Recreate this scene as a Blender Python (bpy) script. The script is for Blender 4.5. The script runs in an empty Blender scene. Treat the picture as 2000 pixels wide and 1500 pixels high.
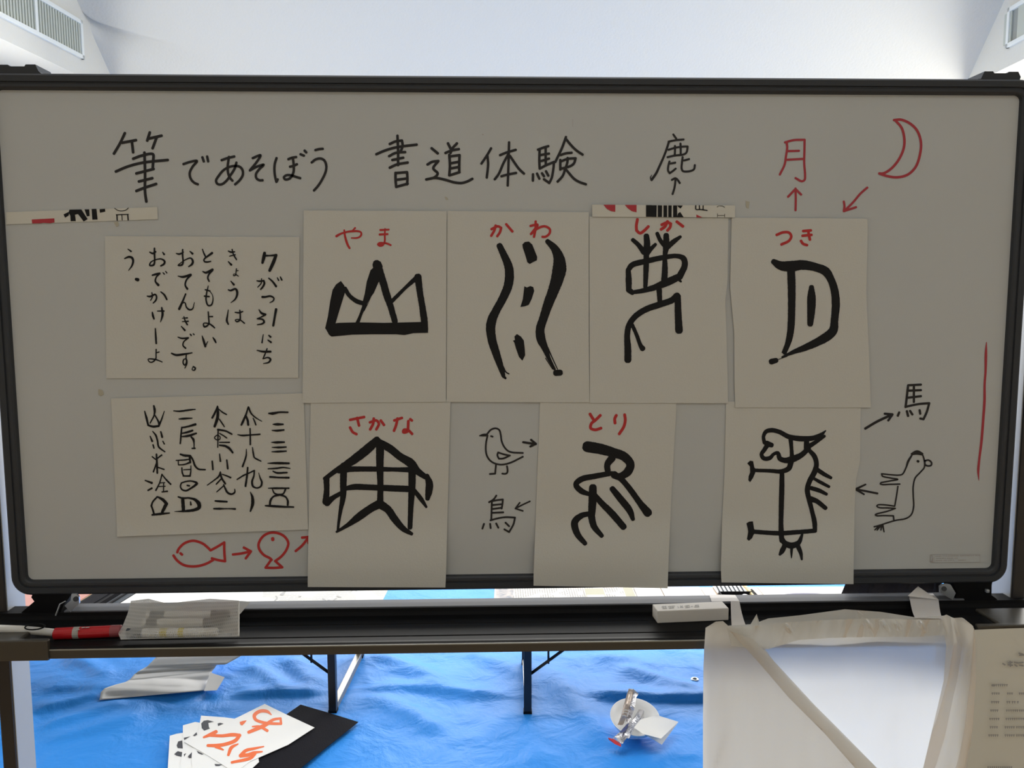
import bpy, bmesh, math, random
import numpy as np
from mathutils import Vector, Matrix, noise

random.seed(7)
sc = bpy.context.scene
col = sc.collection

# ------------------------------------------------------------------ camera
FPX = 1640.0                      # focal length in pixels of the 2000x1500 frame
CAM = np.array([-0.056477, -1.475366, 1.424369])
RIGHT = np.array([0.999509, -0.031275, -0.001902])
UP = np.array([0.005229, 0.106666, 0.994281])
BACK = np.array([-0.030894, -0.993803, 0.106777])
cd = bpy.data.cameras.new('camera')
cam = bpy.data.objects.new('camera', cd)
col.objects.link(cam)
cd.sensor_fit = 'HORIZONTAL'
cd.sensor_width = 36.0
cd.lens = FPX / 2000.0 * 36.0
cd.clip_start = 0.05
m = np.eye(4)
m[:3, 0], m[:3, 1], m[:3, 2], m[:3, 3] = RIGHT, UP, BACK, CAM
cam.matrix_world = Matrix(m.tolist())
sc.camera = cam

# ------------------------------------------------------------------ world, light, exposure
sc.view_settings.view_transform = 'Standard'
sc.view_settings.look = 'None'
sc.view_settings.exposure = 0.0
sc.view_settings.gamma = 1.0
sc.view_settings.use_curve_mapping = False
world = bpy.data.worlds.new('daylight_sky')
sc.world = world
world.use_nodes = True
bgn = world.node_tree.nodes['Background']
bgn.inputs[0].default_value = (0.97, 0.99, 1.0, 1)
bgn.inputs[1].default_value = 1.9

RA = math.radians(3.6)            # the room and tables are turned a little against the board
RX = np.array([math.cos(RA), -math.sin(RA), 0.0])
RY = np.array([math.sin(RA), math.cos(RA), 0.0])
def RM(u, v, z):
    return RX * u + RY * v + np.array([0, 0, z])

def area(name, uvz, size, direction, power, color):
    ld = bpy.data.lights.new(name, 'AREA')
    ld.shape = 'RECTANGLE'
    ld.size, ld.size_y = size
    ld.energy = power
    ld.color = color
    lo = bpy.data.objects.new(name, ld)
    col.objects.link(lo)
    lo.location = RM(*uvz)
    d = Vector(RX * direction[0] + RY * direction[1] + np.array([0, 0, direction[2]]))
    lo.rotation_euler = d.to_track_quat('-Z', 'Y').to_euler()
    return lo
DAY = (1.0, 0.975, 0.92)
area('window_daylight_right', (3.62, 2.9, 2.05), (3.6, 1.35), (-1, 0, -0.3), 68, DAY)
area('window_daylight_left', (-3.67, 2.6, 1.75), (3.0, 1.5), (1, 0, -0.2), 42, DAY)
area('window_daylight_back', (0.2, 5.0, 1.65), (5.2, 1.5), (0, -1, -0.75), 255, DAY)
area('front_fill_light', (0.3, -2.6, 3.9), (2.4, 1.2), (0, 0, -1), 17, (0.94, 0.98, 1.0))  # added fill behind the camera, lifts the shaded board front

area('floor_fill_light', (0.0, 1.1, 4.0), (3.0, 1.0), (0, 0.0, -1), 62, (1.0, 0.985, 0.95))  # unseen overhead fill added to brighten the things on the floor

# ------------------------------------------------------------------ projection helpers
def ray(u, v):
    return RIGHT * ((u - 1000) / FPX) - UP * ((v - 750) / FPX) - BACK
def ony(u, v, y=0.0):
    d = ray(u, v)
    return CAM + d * ((y - CAM[1]) / d[1])
def onz(u, v, z=0.0):
    d = ray(u, v)
    return CAM + d * ((z - CAM[2]) / d[2])
def onsurf(u, v, yf):
    y = 0.0
    for _ in range(4):
        p = ony(u, v, y)
        y = yf(p[0], p[2])
    return ony(u, v, y)
def onslab(u, v, zf):
    z = 0.0
    for _ in range(5):
        p = onz(u, v, z)
        z = zf(p[0], p[1])
    return onz(u, v, z)

# ------------------------------------------------------------------ materials
def mat(name, color, rough=0.5, metal=0.0, spec=0.5, bump=0.0, bscale=200.0, mottle=0.0, mscale=8.0,
        color2=None, coat=0.0):
    mt = bpy.data.materials.new(name)
    mt.use_nodes = True
    nt = mt.node_tree
    b = nt.nodes['Principled BSDF']
    b.inputs['Base Color'].default_value = (*color, 1)
    b.inputs['Roughness'].default_value = rough
    b.inputs['Metallic'].default_value = metal
    b.inputs['Specular IOR Level'].default_value = spec
    b.inputs['Coat Weight'].default_value = coat
    tc = None
    if bump or mottle:
        tc = nt.nodes.new('ShaderNodeTexCoord')
    if bump:
        n = nt.nodes.new('ShaderNodeTexNoise')
        n.inputs['Scale'].default_value = bscale
        n.inputs['Detail'].default_value = 4
        nt.links.new(tc.outputs['Object'], n.inputs['Vector'])
        bp = nt.nodes.new('ShaderNodeBump')
        bp.inputs['Strength'].default_value = bump
        bp.inputs['Distance'].default_value = 0.01
        nt.links.new(n.outputs['Fac'], bp.inputs['Height'])
        nt.links.new(bp.outputs['Normal'], b.inputs['Normal'])
    if mottle:
        n2 = nt.nodes.new('ShaderNodeTexNoise')
        n2.inputs['Scale'].default_value = mscale
        n2.inputs['Detail'].default_value = 6
        nt.links.new(tc.outputs['Object'], n2.inputs['Vector'])
        rp = nt.nodes.new('ShaderNodeValToRGB')
        c2 = color2 or tuple(c * (1 - mottle) for c in color)
        rp.color_ramp.elements[0].color = (*c2, 1)
        rp.color_ramp.elements[1].color = (*color, 1)
        rp.color_ramp.elements[0].position = 0.3
        rp.color_ramp.elements[1].position = 0.7
        nt.links.new(n2.outputs['Fac'], rp.inputs['Fac'])
        nt.links.new(rp.outputs['Color'], b.inputs['Base Color'])
    return mt

def film(name, color, alpha, gloss=0.25, rough=0.15, trans=0.5):
    """thin translucent plastic film"""
    mt = bpy.data.materials.new(name)
    mt.use_nodes = True
    nt = mt.node_tree
    nt.nodes.clear()
    out = nt.nodes.new('ShaderNodeOutputMaterial')
    tr = nt.nodes.new('ShaderNodeBsdfTransparent')
    df = nt.nodes.new('ShaderNodeBsdfDiffuse'); df.inputs[0].default_value = (*color, 1)
    tl = nt.nodes.new('ShaderNodeBsdfTranslucent'); tl.inputs[0].default_value = (*color, 1)
    gl = nt.nodes.new('ShaderNodeBsdfGlossy'); gl.inputs['Roughness'].default_value = rough
    m1 = nt.nodes.new('ShaderNodeMixShader'); m1.inputs[0].default_value = trans
    nt.links.new(df.outputs[0], m1.inputs[1]); nt.links.new(tl.outputs[0], m1.inputs[2])
    m2 = nt.nodes.new('ShaderNodeMixShader'); m2.inputs[0].default_value = alpha
    nt.links.new(tr.outputs[0], m2.inputs[1]); nt.links.new(m1.outputs[0], m2.inputs[2])
    fr = nt.nodes.new('ShaderNodeFresnel'); fr.inputs[0].default_value = 1.35
    mm = nt.nodes.new('ShaderNodeMath'); mm.operation = 'MULTIPLY'; mm.inputs[1].default_value = gloss * 4
    nt.links.new(fr.outputs[0], mm.inputs[0])
    m3 = nt.nodes.new('ShaderNodeMixShader')
    nt.links.new(mm.outputs[0], m3.inputs[0])
    nt.links.new(m2.outputs[0], m3.inputs[1]); nt.links.new(gl.outputs[0], m3.inputs[2])
    nt.links.new(m3.outputs[0], out.inputs[0])
    return mt

def net_film(name, color, pitch, lo, hi):
    """woven see-through net: threads on a fine grid in object space"""
    mt = film(name, color, lo, 0.1, 0.3, 0.2)
    nt = mt.node_tree
    tc = nt.nodes.new('ShaderNodeTexCoord')
    sx = nt.nodes.new('ShaderNodeSeparateXYZ')
    nt.links.new(tc.outputs['Object'], sx.inputs[0])
    outs = []
    for ax in ('X', 'Z'):
        a = nt.nodes.new('ShaderNodeMath'); a.operation = 'MULTIPLY'; a.inputs[1].default_value = 1.0 / pitch
        nt.links.new(sx.outputs[ax], a.inputs[0])
        f = nt.nodes.new('ShaderNodeMath'); f.operation = 'FRACT'
        nt.links.new(a.outputs[0], f.inputs[0])
        l = nt.nodes.new('ShaderNodeMath'); l.operation = 'LESS_THAN'; l.inputs[1].default_value = 0.42
        nt.links.new(f.outputs[0], l.inputs[0])
        outs.append(l)
    mx = nt.nodes.new('ShaderNodeMath'); mx.operation = 'MAXIMUM'
    nt.links.new(outs[0].outputs[0], mx.inputs[0]); nt.links.new(outs[1].outputs[0], mx.inputs[1])
    mr = nt.nodes.new('ShaderNodeMapRange')
    mr.inputs['To Min'].default_value = lo; mr.inputs['To Max'].default_value = hi
    nt.links.new(mx.outputs[0], mr.inputs['Value'])
    for n in nt.nodes:
        if n.type == 'MIX_SHADER' and abs(n.inputs[0].default_value - lo) < 1e-6 and not n.inputs[0].is_linked:
            nt.links.new(mr.outputs[0], n.inputs[0])
            break
    return mt

def print_mat(name, paper, ink, rot, freq, gap):
    """printed page: rows of small type made from bands and noise"""
    mt = mat(name, paper, 0.8)
    nt = mt.node_tree
    b = nt.nodes['Principled BSDF']
    tc = nt.nodes.new('ShaderNodeTexCoord')
    mp = nt.nodes.new('ShaderNodeMapping'); mp.inputs['Rotation'].default_value = (0, 0, rot)
    nt.links.new(tc.outputs['Object'], mp.inputs['Vector'])
    w = nt.nodes.new('ShaderNodeTexWave'); w.inputs['Scale'].default_value = freq
    w.inputs['Distortion'].default_value = 0.0
    nt.links.new(mp.outputs[0], w.inputs['Vector'])
    n = nt.nodes.new('ShaderNodeTexNoise'); n.inputs['Scale'].default_value = 160; n.inputs['Detail'].default_value = 2
    nt.links.new(mp.outputs[0], n.inputs['Vector'])
    g = nt.nodes.new('ShaderNodeTexNoise'); g.inputs['Scale'].default_value = gap; g.inputs['Detail'].default_value = 0
    nt.links.new(mp.outputs[0], g.inputs['Vector'])
    a = nt.nodes.new('ShaderNodeMath'); a.operation = 'GREATER_THAN'; a.inputs[1].default_value = 0.55
    nt.links.new(w.outputs['Fac'], a.inputs[0])
    c = nt.nodes.new('ShaderNodeMath'); c.operation = 'GREATER_THAN'; c.inputs[1].default_value = 0.38
    nt.links.new(n.outputs['Fac'], c.inputs[0])
    e = nt.nodes.new('ShaderNodeMath'); e.operation = 'GREATER_THAN'; e.inputs[1].default_value = 0.42
    nt.links.new(g.outputs['Fac'], e.inputs[0])
    p = nt.nodes.new('ShaderNodeMath'); p.operation = 'MULTIPLY'
    nt.links.new(a.outputs[0], p.inputs[0]); nt.links.new(c.outputs[0], p.inputs[1])
    q = nt.nodes.new('ShaderNodeMath'); q.operation = 'MULTIPLY'
    nt.links.new(p.outputs[0], q.inputs[0]); nt.links.new(e.outputs[0], q.inputs[1])
    mx = nt.nodes.new('ShaderNodeMix'); mx.data_type = 'RGBA'
    mx.inputs[6].default_value = (*paper, 1); mx.inputs[7].default_value = (*ink, 1)
    nt.links.new(q.outputs[0], mx.inputs[0])
    nt.links.new(mx.outputs[2], b.inputs['Base Color'])
    return mt

def tarp_mat():
    mt = mat('blue_tarp', (0.034, 0.27, 0.80), 0.48, 0, 0.13)
    nt = mt.node_tree
    b = nt.nodes['Principled BSDF']
    tc = nt.nodes.new('ShaderNodeTexCoord')
    def wave(rot):
        mp = nt.nodes.new('ShaderNodeMapping'); mp.inputs['Rotation'].default_value = (0, 0, rot)
        nt.links.new(tc.outputs['Object'], mp.inputs['Vector'])
        w = nt.nodes.new('ShaderNodeTexWave'); w.inputs['Scale'].default_value = 120
        nt.links.new(mp.outputs[0], w.inputs['Vector'])
        return w
    w1, w2 = wave(0.06), wave(0.06 + math.pi / 2)
    ad = nt.nodes.new('ShaderNodeMath'); ad.operation = 'ADD'
    nt.links.new(w1.outputs['Fac'], ad.inputs[0]); nt.links.new(w2.outputs['Fac'], ad.inputs[1])
    n = nt.nodes.new('ShaderNodeTexNoise'); n.inputs['Scale'].default_value = 9; n.inputs['Detail'].default_value = 9; n.inputs['Roughness'].default_value = 0.52; n.inputs['Distortion'].default_value = 0.5
    nt.links.new(tc.outputs['Object'], n.inputs['Vector'])
    b1 = nt.nodes.new('ShaderNodeBump'); b1.inputs['Strength'].default_value = 0.10; b1.inputs['Distance'].default_value = 0.002
    nt.links.new(ad.outputs[0], b1.inputs['Height'])
    b2 = nt.nodes.new('ShaderNodeBump'); b2.inputs['Strength'].default_value = 0.42; b2.inputs['Distance'].default_value = 0.03
    nt.links.new(n.outputs['Fac'], b2.inputs['Height'])
    nt.links.new(b1.outputs['Normal'], b2.inputs['Normal'])
    nt.links.new(b2.outputs['Normal'], b.inputs['Normal'])
    return mt

M = dict(
    wall=mat('white_plaster', (0.70, 0.68, 0.61), 0.9, 0, 0.2, bump=0.25, bscale=60),
    floor=mat('floor_wood', (0.40, 0.28, 0.17), 0.5, mottle=0.25, mscale=5),
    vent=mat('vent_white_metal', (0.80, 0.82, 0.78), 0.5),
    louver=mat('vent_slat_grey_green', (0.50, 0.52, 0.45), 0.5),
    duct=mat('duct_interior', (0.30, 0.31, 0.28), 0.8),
    board=mat('whiteboard_enamel', (0.550, 0.56, 0.55), 0.55, 0, 0.25, mottle=0.04, mscale=3),
    frame=mat('frame_dark_metal', (0.030, 0.033, 0.039), 0.45, 0.0, 0.4),
    post=mat('post_dark_metal', (0.035, 0.030, 0.027), 0.5, 0.0, 0.4),
    postside=mat('post_side_sheen', (0.40, 0.415, 0.43), 0.4, 0.15),  # window sheen on the dark post, painted as a pale colour
    black=mat('tray_black_plastic', (0.007, 0.007, 0.008), 0.55, 0, 0.10),
    lip=mat('tray_lip_dark_bronze', (0.085, 0.078, 0.066), 0.28, 0.5),
    edge=mat('tray_lip_highlight', (0.30, 0.30, 0.26), 0.4),  # lighter tone painting the highlight along the lip
    alu=mat('rail_aluminium', (0.135, 0.14, 0.155), 0.6, 0.0, 0.15),
    chrome=mat('latch_steel', (0.66, 0.70, 0.76), 0.28, 0.7),
    paper=mat('calligraphy_paper', (0.620, 0.608, 0.560), 0.9, 0, 0.1, bump=0.05, bscale=300),
    strip=mat('paper_strip_stock', (0.67, 0.65, 0.58), 0.8, 0, 0.2),
    ink=mat('brush_ink', (0.010, 0.010, 0.011), 0.6, 0, 0.2),
    marker=mat('black_marker_ink', (0.020, 0.018, 0.019), 0.5, 0, 0.3),
    redboard=mat('red_marker_on_board', (0.42, 0.045, 0.06), 0.5, 0, 0.3),
    redpaper=mat('red_marker_on_paper', (0.50, 0.035, 0.035), 0.6, 0, 0.3),
    redprint=mat('red_print', (0.46, 0.03, 0.045), 0.6),
    faint=mat('faint_line', (0.42, 0.38, 0.36), 0.6),
    residue=mat('adhesive_residue', (0.46, 0.43, 0.34), 0.6),
    redplastic=mat('red_marker_plastic', (0.52, 0.012, 0.018), 0.3, 0, 0.5),
    capred=mat('marker_cap_dull_red', (0.32, 0.07, 0.08), 0.4),
    label=mat('marker_label_grey', (0.42, 0.40, 0.37), 0.5),
    whiteplastic=mat('white_plastic', (0.72, 0.70, 0.66), 0.5),
    eraser=mat('eraser_body', (0.66, 0.62, 0.57), 0.6),
    greyprint=mat('grey_print', (0.33, 0.33, 0.33), 0.7),
    tape=mat('paper_tape', (0.74, 0.70, 0.67), 0.7),
    backnet=film('pouch_back', (0.80, 0.79, 0.76), 0.62, 0.1, 0.3, 0.4),
    net=net_film('pouch_net', (0.80, 0.78, 0.74), 0.0030, 0.12, 0.38),
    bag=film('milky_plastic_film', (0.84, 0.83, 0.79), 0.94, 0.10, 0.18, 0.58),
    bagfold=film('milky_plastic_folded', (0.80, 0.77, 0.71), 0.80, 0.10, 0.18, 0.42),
    yellow=mat('yellow_print', (0.62, 0.50, 0.06), 0.5),
    cloth=mat('dark_cloth', (0.045, 0.042, 0.050), 0.9, 0, 0.1, bump=0.3, bscale=90),
    tarp=tarp_mat(),
    tabletop=mat('table_top_laminate', (0.34, 0.23, 0.14), 0.4),
    leg=mat('table_leg_dark_steel', (0.022, 0.023, 0.028), 0.4, 0.3),
    legbar=mat('table_foot_bar_steel', (0.26, 0.25, 0.23), 0.35, 0.5),
    news=print_mat('newspaper_vertical_type', (0.64, 0.63, 0.60), (0.34, 0.33, 0.32), 0.0, 34, 14),
    newsb=print_mat('newspaper_horizontal_type', (0.64, 0.64, 0.61), (0.40, 0.39, 0.38), math.pi / 2, 30, 9),
    photo=mat('newspaper_photo', (0.58, 0.52, 0.49), 0.8, mottle=0.6, mscale=45, color2=(0.22, 0.25, 0.30)),
    beige=mat('newspaper_tint', (0.44, 0.43, 0.33), 0.8),
    white=mat('white_sheet', (0.86, 0.86, 0.85), 0.8, 0, 0.2),
    wrinkled=mat('white_tissue', (0.66, 0.655, 0.65), 0.85, 0, 0.15),
    pinkplastic=mat('pink_case', (0.50, 0.26, 0.23), 0.7, 0, 0.15),
    darkcase=mat('dark_case', (0.014, 0.014, 0.017), 0.7, 0, 0.08),
    slate=mat('slate_grey_cloth', (0.075, 0.085, 0.10), 0.9, 0, 0.1),
    wood=mat('yellow_wood', (0.62, 0.48, 0.22), 0.5),
    felt=mat('black_felt', (0.012, 0.012, 0.016), 0.95, 0, 0.1, bump=0.3, bscale=250),
    orange=mat('orange_brush_ink', (0.86, 0.16, 0.04), 0.6),
    greyink=mat('washed_brush_ink', (0.055, 0.056, 0.068), 0.6),
    bowl=mat('white_bowl', (0.93, 0.93, 0.92), 0.25),
    foil=mat('foil_wrapper', (0.72, 0.70, 0.72), 0.22, 0.75, bump=0.5, bscale=40),
    foilbrown=mat('brown_wrapper', (0.46, 0.38, 0.32), 0.3, 0.4, bump=0.2, bscale=60),
    navy=mat('navy_print', (0.05, 0.06, 0.16), 0.35),
    napkin=mat('napkin_paper', (0.86, 0.85, 0.82), 0.85),
    brass=mat('grommet_metal', (0.72, 0.72, 0.70), 0.3, 0.6),
    hole=mat('grommet_hole', (0.02, 0.05, 0.12), 0.8),
)

# ------------------------------------------------------------------ object helpers
def tag(o, label=None, cat=None, group=None, kind=None):
    if label: o['label'] = label
    if cat: o['category'] = cat
    if group: o['group'] = group
    if kind: o['kind'] = kind
    return o

def thing(name, loc, label, cat, group=None):
    o = bpy.data.objects.new(name, None)
    o.empty_display_size = 0.05
    col.objects.link(o)
    o.location = Vector([float(c) for c in loc])
    return tag(o, label, cat, group)

def link(name, verts, faces, material, parent=None, smooth=False):
    """one mesh object from world-space vertices, its origin at its parent's origin or its own centre"""
    v = np.array(verts, float)
    if parent is None:
        org = v.mean(axis=0)
        loc = org
    else:
        org = world_origin(parent)
        loc = np.zeros(3)
    me = bpy.data.meshes.new(name)
    me.from_pydata((v - org).tolist(), [], [tuple(f) for f in faces])
    me.update()
    if smooth:
        for p in me.polygons: p.use_smooth = True
    mats = material if isinstance(material, (list, tuple)) else [material]
    for mm in mats: me.materials.append(mm)
    o = bpy.data.objects.new(name, me)
    col.objects.link(o)
    if parent is not None: o.parent = parent
    o.location = Vector(loc.tolist())
    return o

def world_origin(o):
    p = np.zeros(3)
    while o is not None:
        p = p + np.array(o.location)
        o = o.parent
    return p

class MB:
    def __init__(self):
        self.v, self.f = [], []
    def add(self, verts, faces):
        b = len(self.v)
        self.v += [np.array(p, float) for p in verts]
        self.f += [tuple(i + b for i in f) for f in faces]
        return self
    def box(self, lo, hi, bev=0.0, fr=None):
        """box between two corners; fr maps local to world; bev chamfers the edges"""
        lo, hi = np.array(lo, float), np.array(hi, float)
        bm = bmesh.new()
        bmesh.ops.create_cube(bm, size=1.0)
        for vt in bm.verts:
            vt.co = Vector(((lo + hi) / 2 + np.array(vt.co) * (hi - lo)).tolist())
        if bev > 0:
            bmesh.ops.bevel(bm, geom=bm.edges[:], offset=bev, segments=2, profile=0.6, affect='EDGES')
        self._bm(bm, fr)
        return self
    def _bm(self, bm, fr=None):
        bm.verts.index_update()
        vs = [np.array(v.co) for v in bm.verts]
        if fr: vs = [fr(*p) for p in vs]
        self.add(vs, [[v.index for v in f.verts] for f in bm.faces])
        bm.free()
    def tube(self, pts, r, seg=10, cap=True, flat=1.0):
        """tube along points, r a number or one radius for each point"""
        P = [np.array(p, float) for p in pts]
        R = r if isinstance(r, (list, tuple)) else [r] * len(P)
        b = len(self.v)
        prev = None
        for i, p in enumerate(P):
            t = P[min(i + 1, len(P) - 1)] - P[max(i - 1, 0)]
            t = t / (np.linalg.norm(t) + 1e-12)
            if prev is None:
                a = np.array([0, 0, 1.0]) if abs(t[2]) < 0.9 else np.array([1.0, 0, 0])
                n = np.cross(t, a)
            else:
                n = prev - t * prev.dot(t)
            n = n / (np.linalg.norm(n) + 1e-12)
            prev = n
            c = np.cross(t, n)
            for k in range(seg):
                q = 2 * math.pi * k / seg
                self.v.append(p + R[i] * (math.cos(q) * n + math.sin(q) * c * flat))
        for i in range(len(P) - 1):
            for k in range(seg):
                k2 = (k + 1) % seg
                self.f.append((b + i * seg + k, b + i * seg + k2, b + (i + 1) * seg + k2, b + (i + 1) * seg + k))
        if cap:
            self.f.append(tuple(b + k for k in reversed(range(seg))))
            self.f.append(tuple(b + (len(P) - 1) * seg + k for k in range(seg)))
        return self
    def grid(self, fn, nu, nv):
        b = len(self.v)
        for j in range(nv + 1):
            for i in range(nu + 1):
                self.v.append(np.array(fn(i / nu, j / nv), float))
        for j in range(nv):
            for i in range(nu):
                a = b + j * (nu + 1) + i
                self.f.append((a, a + 1, a + nu + 2, a + nu + 1))
        return self
    def prism(self, poly, d):
        """polygon of points pushed along vector d"""
        n = len(poly)
        P = [np.array(p, float) for p in poly]
        self.add(P + [p + np.array(d, float) for p in P],
                 [tuple(range(n)), tuple(reversed(range(n, 2 * n)))] +
                 [(i, (i + 1) % n, n + (i + 1) % n, n + i) for i in range(n)])
        return self
    def build(self, name, material, parent=None, smooth=False):
        return link(name, self.v, self.f, material, parent, smooth)

# ------------------------------------------------------------------ handwriting
def parse(s):
    out = []
    for st in s.split('|'):
        st = st.strip()
        if not st: continue
        out.append([tuple(float(c) for c in p.split(',')) for p in st.split()])
    return out

def spline(pts):
    """centripetal Catmull-Rom through (x, y, w) points in pixels"""
    P = [np.array(p, float) for p in pts]
    if len(P) == 1: return P
    if len(P) == 2:
        n = max(2, int(np.linalg.norm(P[1][:2] - P[0][:2]) / 3))
        return [P[0] + (P[1] - P[0]) * i / n for i in range(n + 1)]
    Q = [2 * P[0] - P[1]] + P + [2 * P[-1] - P[-2]]
    out = []
    for i in range(1, len(Q) - 2):
        p0, p1, p2, p3 = Q[i - 1:i + 3]
        t = [0.0]
        for a, b in ((p0, p1), (p1, p2), (p2, p3)):
            t.append(t[-1] + max(1e-3, np.linalg.norm((b - a)[:2])) ** 0.5)
        n = max(2, int(np.linalg.norm((p2 - p1)[:2]) / 2.0))
        for k in range(n):
            x = t[1] + (t[2] - t[1]) * k / n
            A1 = (t[1] - x) / (t[1] - t[0]) * p0 + (x - t[0]) / (t[1] - t[0]) * p1
            A2 = (t[2] - x) / (t[2] - t[1]) * p1 + (x - t[1]) / (t[2] - t[1]) * p2
            A3 = (t[3] - x) / (t[3] - t[2]) * p2 + (x - t[2]) / (t[3] - t[2]) * p3
            B1 = (t[2] - x) / (t[2] - t[0]) * A1 + (x - t[0]) / (t[2] - t[0]) * A2
            B2 = (t[3] - x) / (t[3] - t[1]) * A2 + (x - t[1]) / (t[3] - t[1]) * A3
            out.append((t[2] - x) / (t[2] - t[1]) * B1 + (x - t[1]) / (t[2] - t[1]) * B2)
    out.append(P[-1])
    return out

class Ink:
    """collects strokes and blots given in the pixels of one enlarged view (left, top, zoom)"""
    def __init__(self, place):
        self.place, self.mb, self.n = place, MB(), 0
    def view(self, V, w, s, wob=0.0):
        ox, oy, sc_ = V
        for st in parse(s):
            pts = [(ox + p[0] / sc_, oy + p[1] / sc_, (p[2] if len(p) > 2 else w) / sc_) for p in st]
            self.stroke(pts, wob)
        return self
    def lift(self, p):
        return p + (CAM - p) * (self.n * 4e-6)
    def stroke(self, pts, wob=0.0):
        S = spline(pts)
        self.n += 1
        L, Rr = [], []
        N = len(S)
        dirs = []
        for i in range(N):
            t = S[min(i + 1, N - 1)][:2] - S[max(i - 1, 0)][:2]
            dirs.append(t / (np.linalg.norm(t) + 1e-9))
        def cap(p, t, sg):
            a0 = math.atan2(t[1] * sg, t[0] * sg)
            h = max(0.15, p[2] / 2)
            for th in (90, 70, 48, 24):
                q = math.radians(th)
                L.append((p[0] + h * math.cos(a0 + q * sg), p[1] + h * math.sin(a0 + q * sg)))
                Rr.append((p[0] + h * math.cos(a0 - q * sg), p[1] + h * math.sin(a0 - q * sg)))
        cap(S[0], dirs[0], -1)
        L.reverse(); Rr.reverse()
        for i, p in enumerate(S):
            t = dirs[i]
            nn = np.array([-t[1], t[0]])
            h = max(0.15, p[2] / 2)
            e = 1 if 0 < i < N - 1 else 0
            L.append(p[:2] + nn * h * (1 + e * wob * (random.random() - .5))); Rr.append(p[:2] - nn * h * (1 + e * wob * (random.random() - .5)))
        cap(S[-1], dirs[-1], 1)
        k = len(L)
        P = [self.lift(self.place(*p)) for p in L + Rr]
        self.mb.add(P, [(i, i + 1, k + i + 1, k + i) for i in range(k - 1)])
    def blot(self, V, s):
        ox, oy, sc_ = V
        for st in parse(s):
            self.n += 1
            self.mb.add([self.lift(self.place(ox + p[0] / sc_, oy + p[1] / sc_)) for p in st], [tuple(range(len(st)))])
        return self
    def build(self, name, material, parent):
        bm = bmesh.new()
        vs = [bm.verts.new(p.tolist()) for p in self.mb.v]
        for f in self.mb.f:
            try: bm.faces.new([vs[i] for i in f])
            except ValueError: pass
        big = [f for f in bm.faces if len(f.verts) > 4]
        if big: bmesh.ops.triangulate(bm, faces=big)
        bm.verts.index_update()
        v = [np.array(x.co) for x in bm.verts]
        f = [[x.index for x in fc.verts] for fc in bm.faces]
        bm.free()
        return link(name, v, f, material, parent)
# ------------------------------------------------------------------ room
def room_quad(mb, pts, n=1):
    a, b, c, d = [np.array(p, float) for p in pts]
    mb.grid(lambda s, t: (a * (1 - s) + b * s) * (1 - t) + (d * (1 - s) + c * s) * t, n, n)
def structure(name, quads, material, n=1):
    mb = MB()
    for q in quads: room_quad(mb, [RM(*p) for p in q], n)
    return tag(mb.build(name, material), kind='structure')
VF, VB, ZC = -5.0, 5.28, 4.05
UL, UR, WL, WR = -3.1, 3.05, -3.75, 3.72
def vslope(u, z):
    t = (u - UL) / (UR - UL)
    return (4.765 - (z - 3.042) / 0.946) * (1 - t) + (4.703 - (z - 2.930) / 0.936) * t
structure('floor', [((WL, VF, 0), (WR, VF, 0), (WR, VB, 0), (WL, VB, 0))], M['floor'])
# sloping ceiling over the far end, with a groove added at the left corner for its shade
mb = MB()
def slope_pt(s, t):
    u = UL + (UR - UL) * s
    z = 2.45 + (ZC - 2.45) * t
    return RM(u, vslope(u, z), z)
def shade_groove(s, t):
    # groove put in to make a dark band of shade, fading to the right
    x = s * (UR - UL)
    line = 3.292 - 0.25 * x + 0.035 * math.exp(-x / 0.035)
    z = 2.45 + (ZC - 2.45) * t
    f = max(0.0, 1 - x / 0.85) ** 1.3
    d = z - line
    w = 0.014 + 0.02 * x if d > 0 else 0.050 + 0.05 * x
    return -0.075 * f * math.exp(-(d / w) ** 2)
nrm = RY * 0.69 + np.array([0, 0, 0.73])
mb.grid(lambda s, t: slope_pt(s ** 1.8, t) - nrm * shade_groove(s ** 1.8, t), 120, 220)
tag(mb.build('ceiling_slope', M['wall'], smooth=True), kind='structure')
vt = vslope(0, ZC)
structure('ceiling', [((WL, VF, ZC), (WR, VF, ZC), (WR, vt + 0.2, ZC), (WL, vt + 0.2, ZC))], M['wall'])
structure('wall_front', [((WL, VF, 0), (WR, VF, 0), (WR, VF, ZC), (WL, VF, ZC))], M['wall'])
# bulkheads along both sides: a face, a soffit and the wall below
def side(name, uf, uw, zs, win):
    v0, v1, z0, z1 = win
    q = [((uf, VF, zs), (uf, VB, zs), (uf, VB, ZC), (uf, VF, ZC)),
         ((uf, VF, zs), (uf, VB, zs), (uw, VB, zs), (uw, VF, zs)),
         ((uw, VF, 0), (uw, VB, 0), (uw, VB, z0), (uw, VF, z0)),
         ((uw, VF, z1), (uw, VB, z1), (uw, VB, zs), (uw, VF, zs)),
         ((uw, VF, z0), (uw, v0, z0), (uw, v0, z1), (uw, VF, z1)),
         ((uw, v1, z0), (uw, VB, z0), (uw, VB, z1), (uw, v1, z1))]
    structure(name, q, M['wall'])
ZSL, ZSR = 2.911, 2.87
WINR = (1.1, 4.7, 1.36, 2.76)
WINL = (1.1, 4.1, 1.0, 2.5)
side('wall_left', UL, WL, ZSL, WINL)
side('wall_right', UR, WR, ZSR, WINR)
WB = (-2.4, 2.8, 0.9, 2.4)
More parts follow.
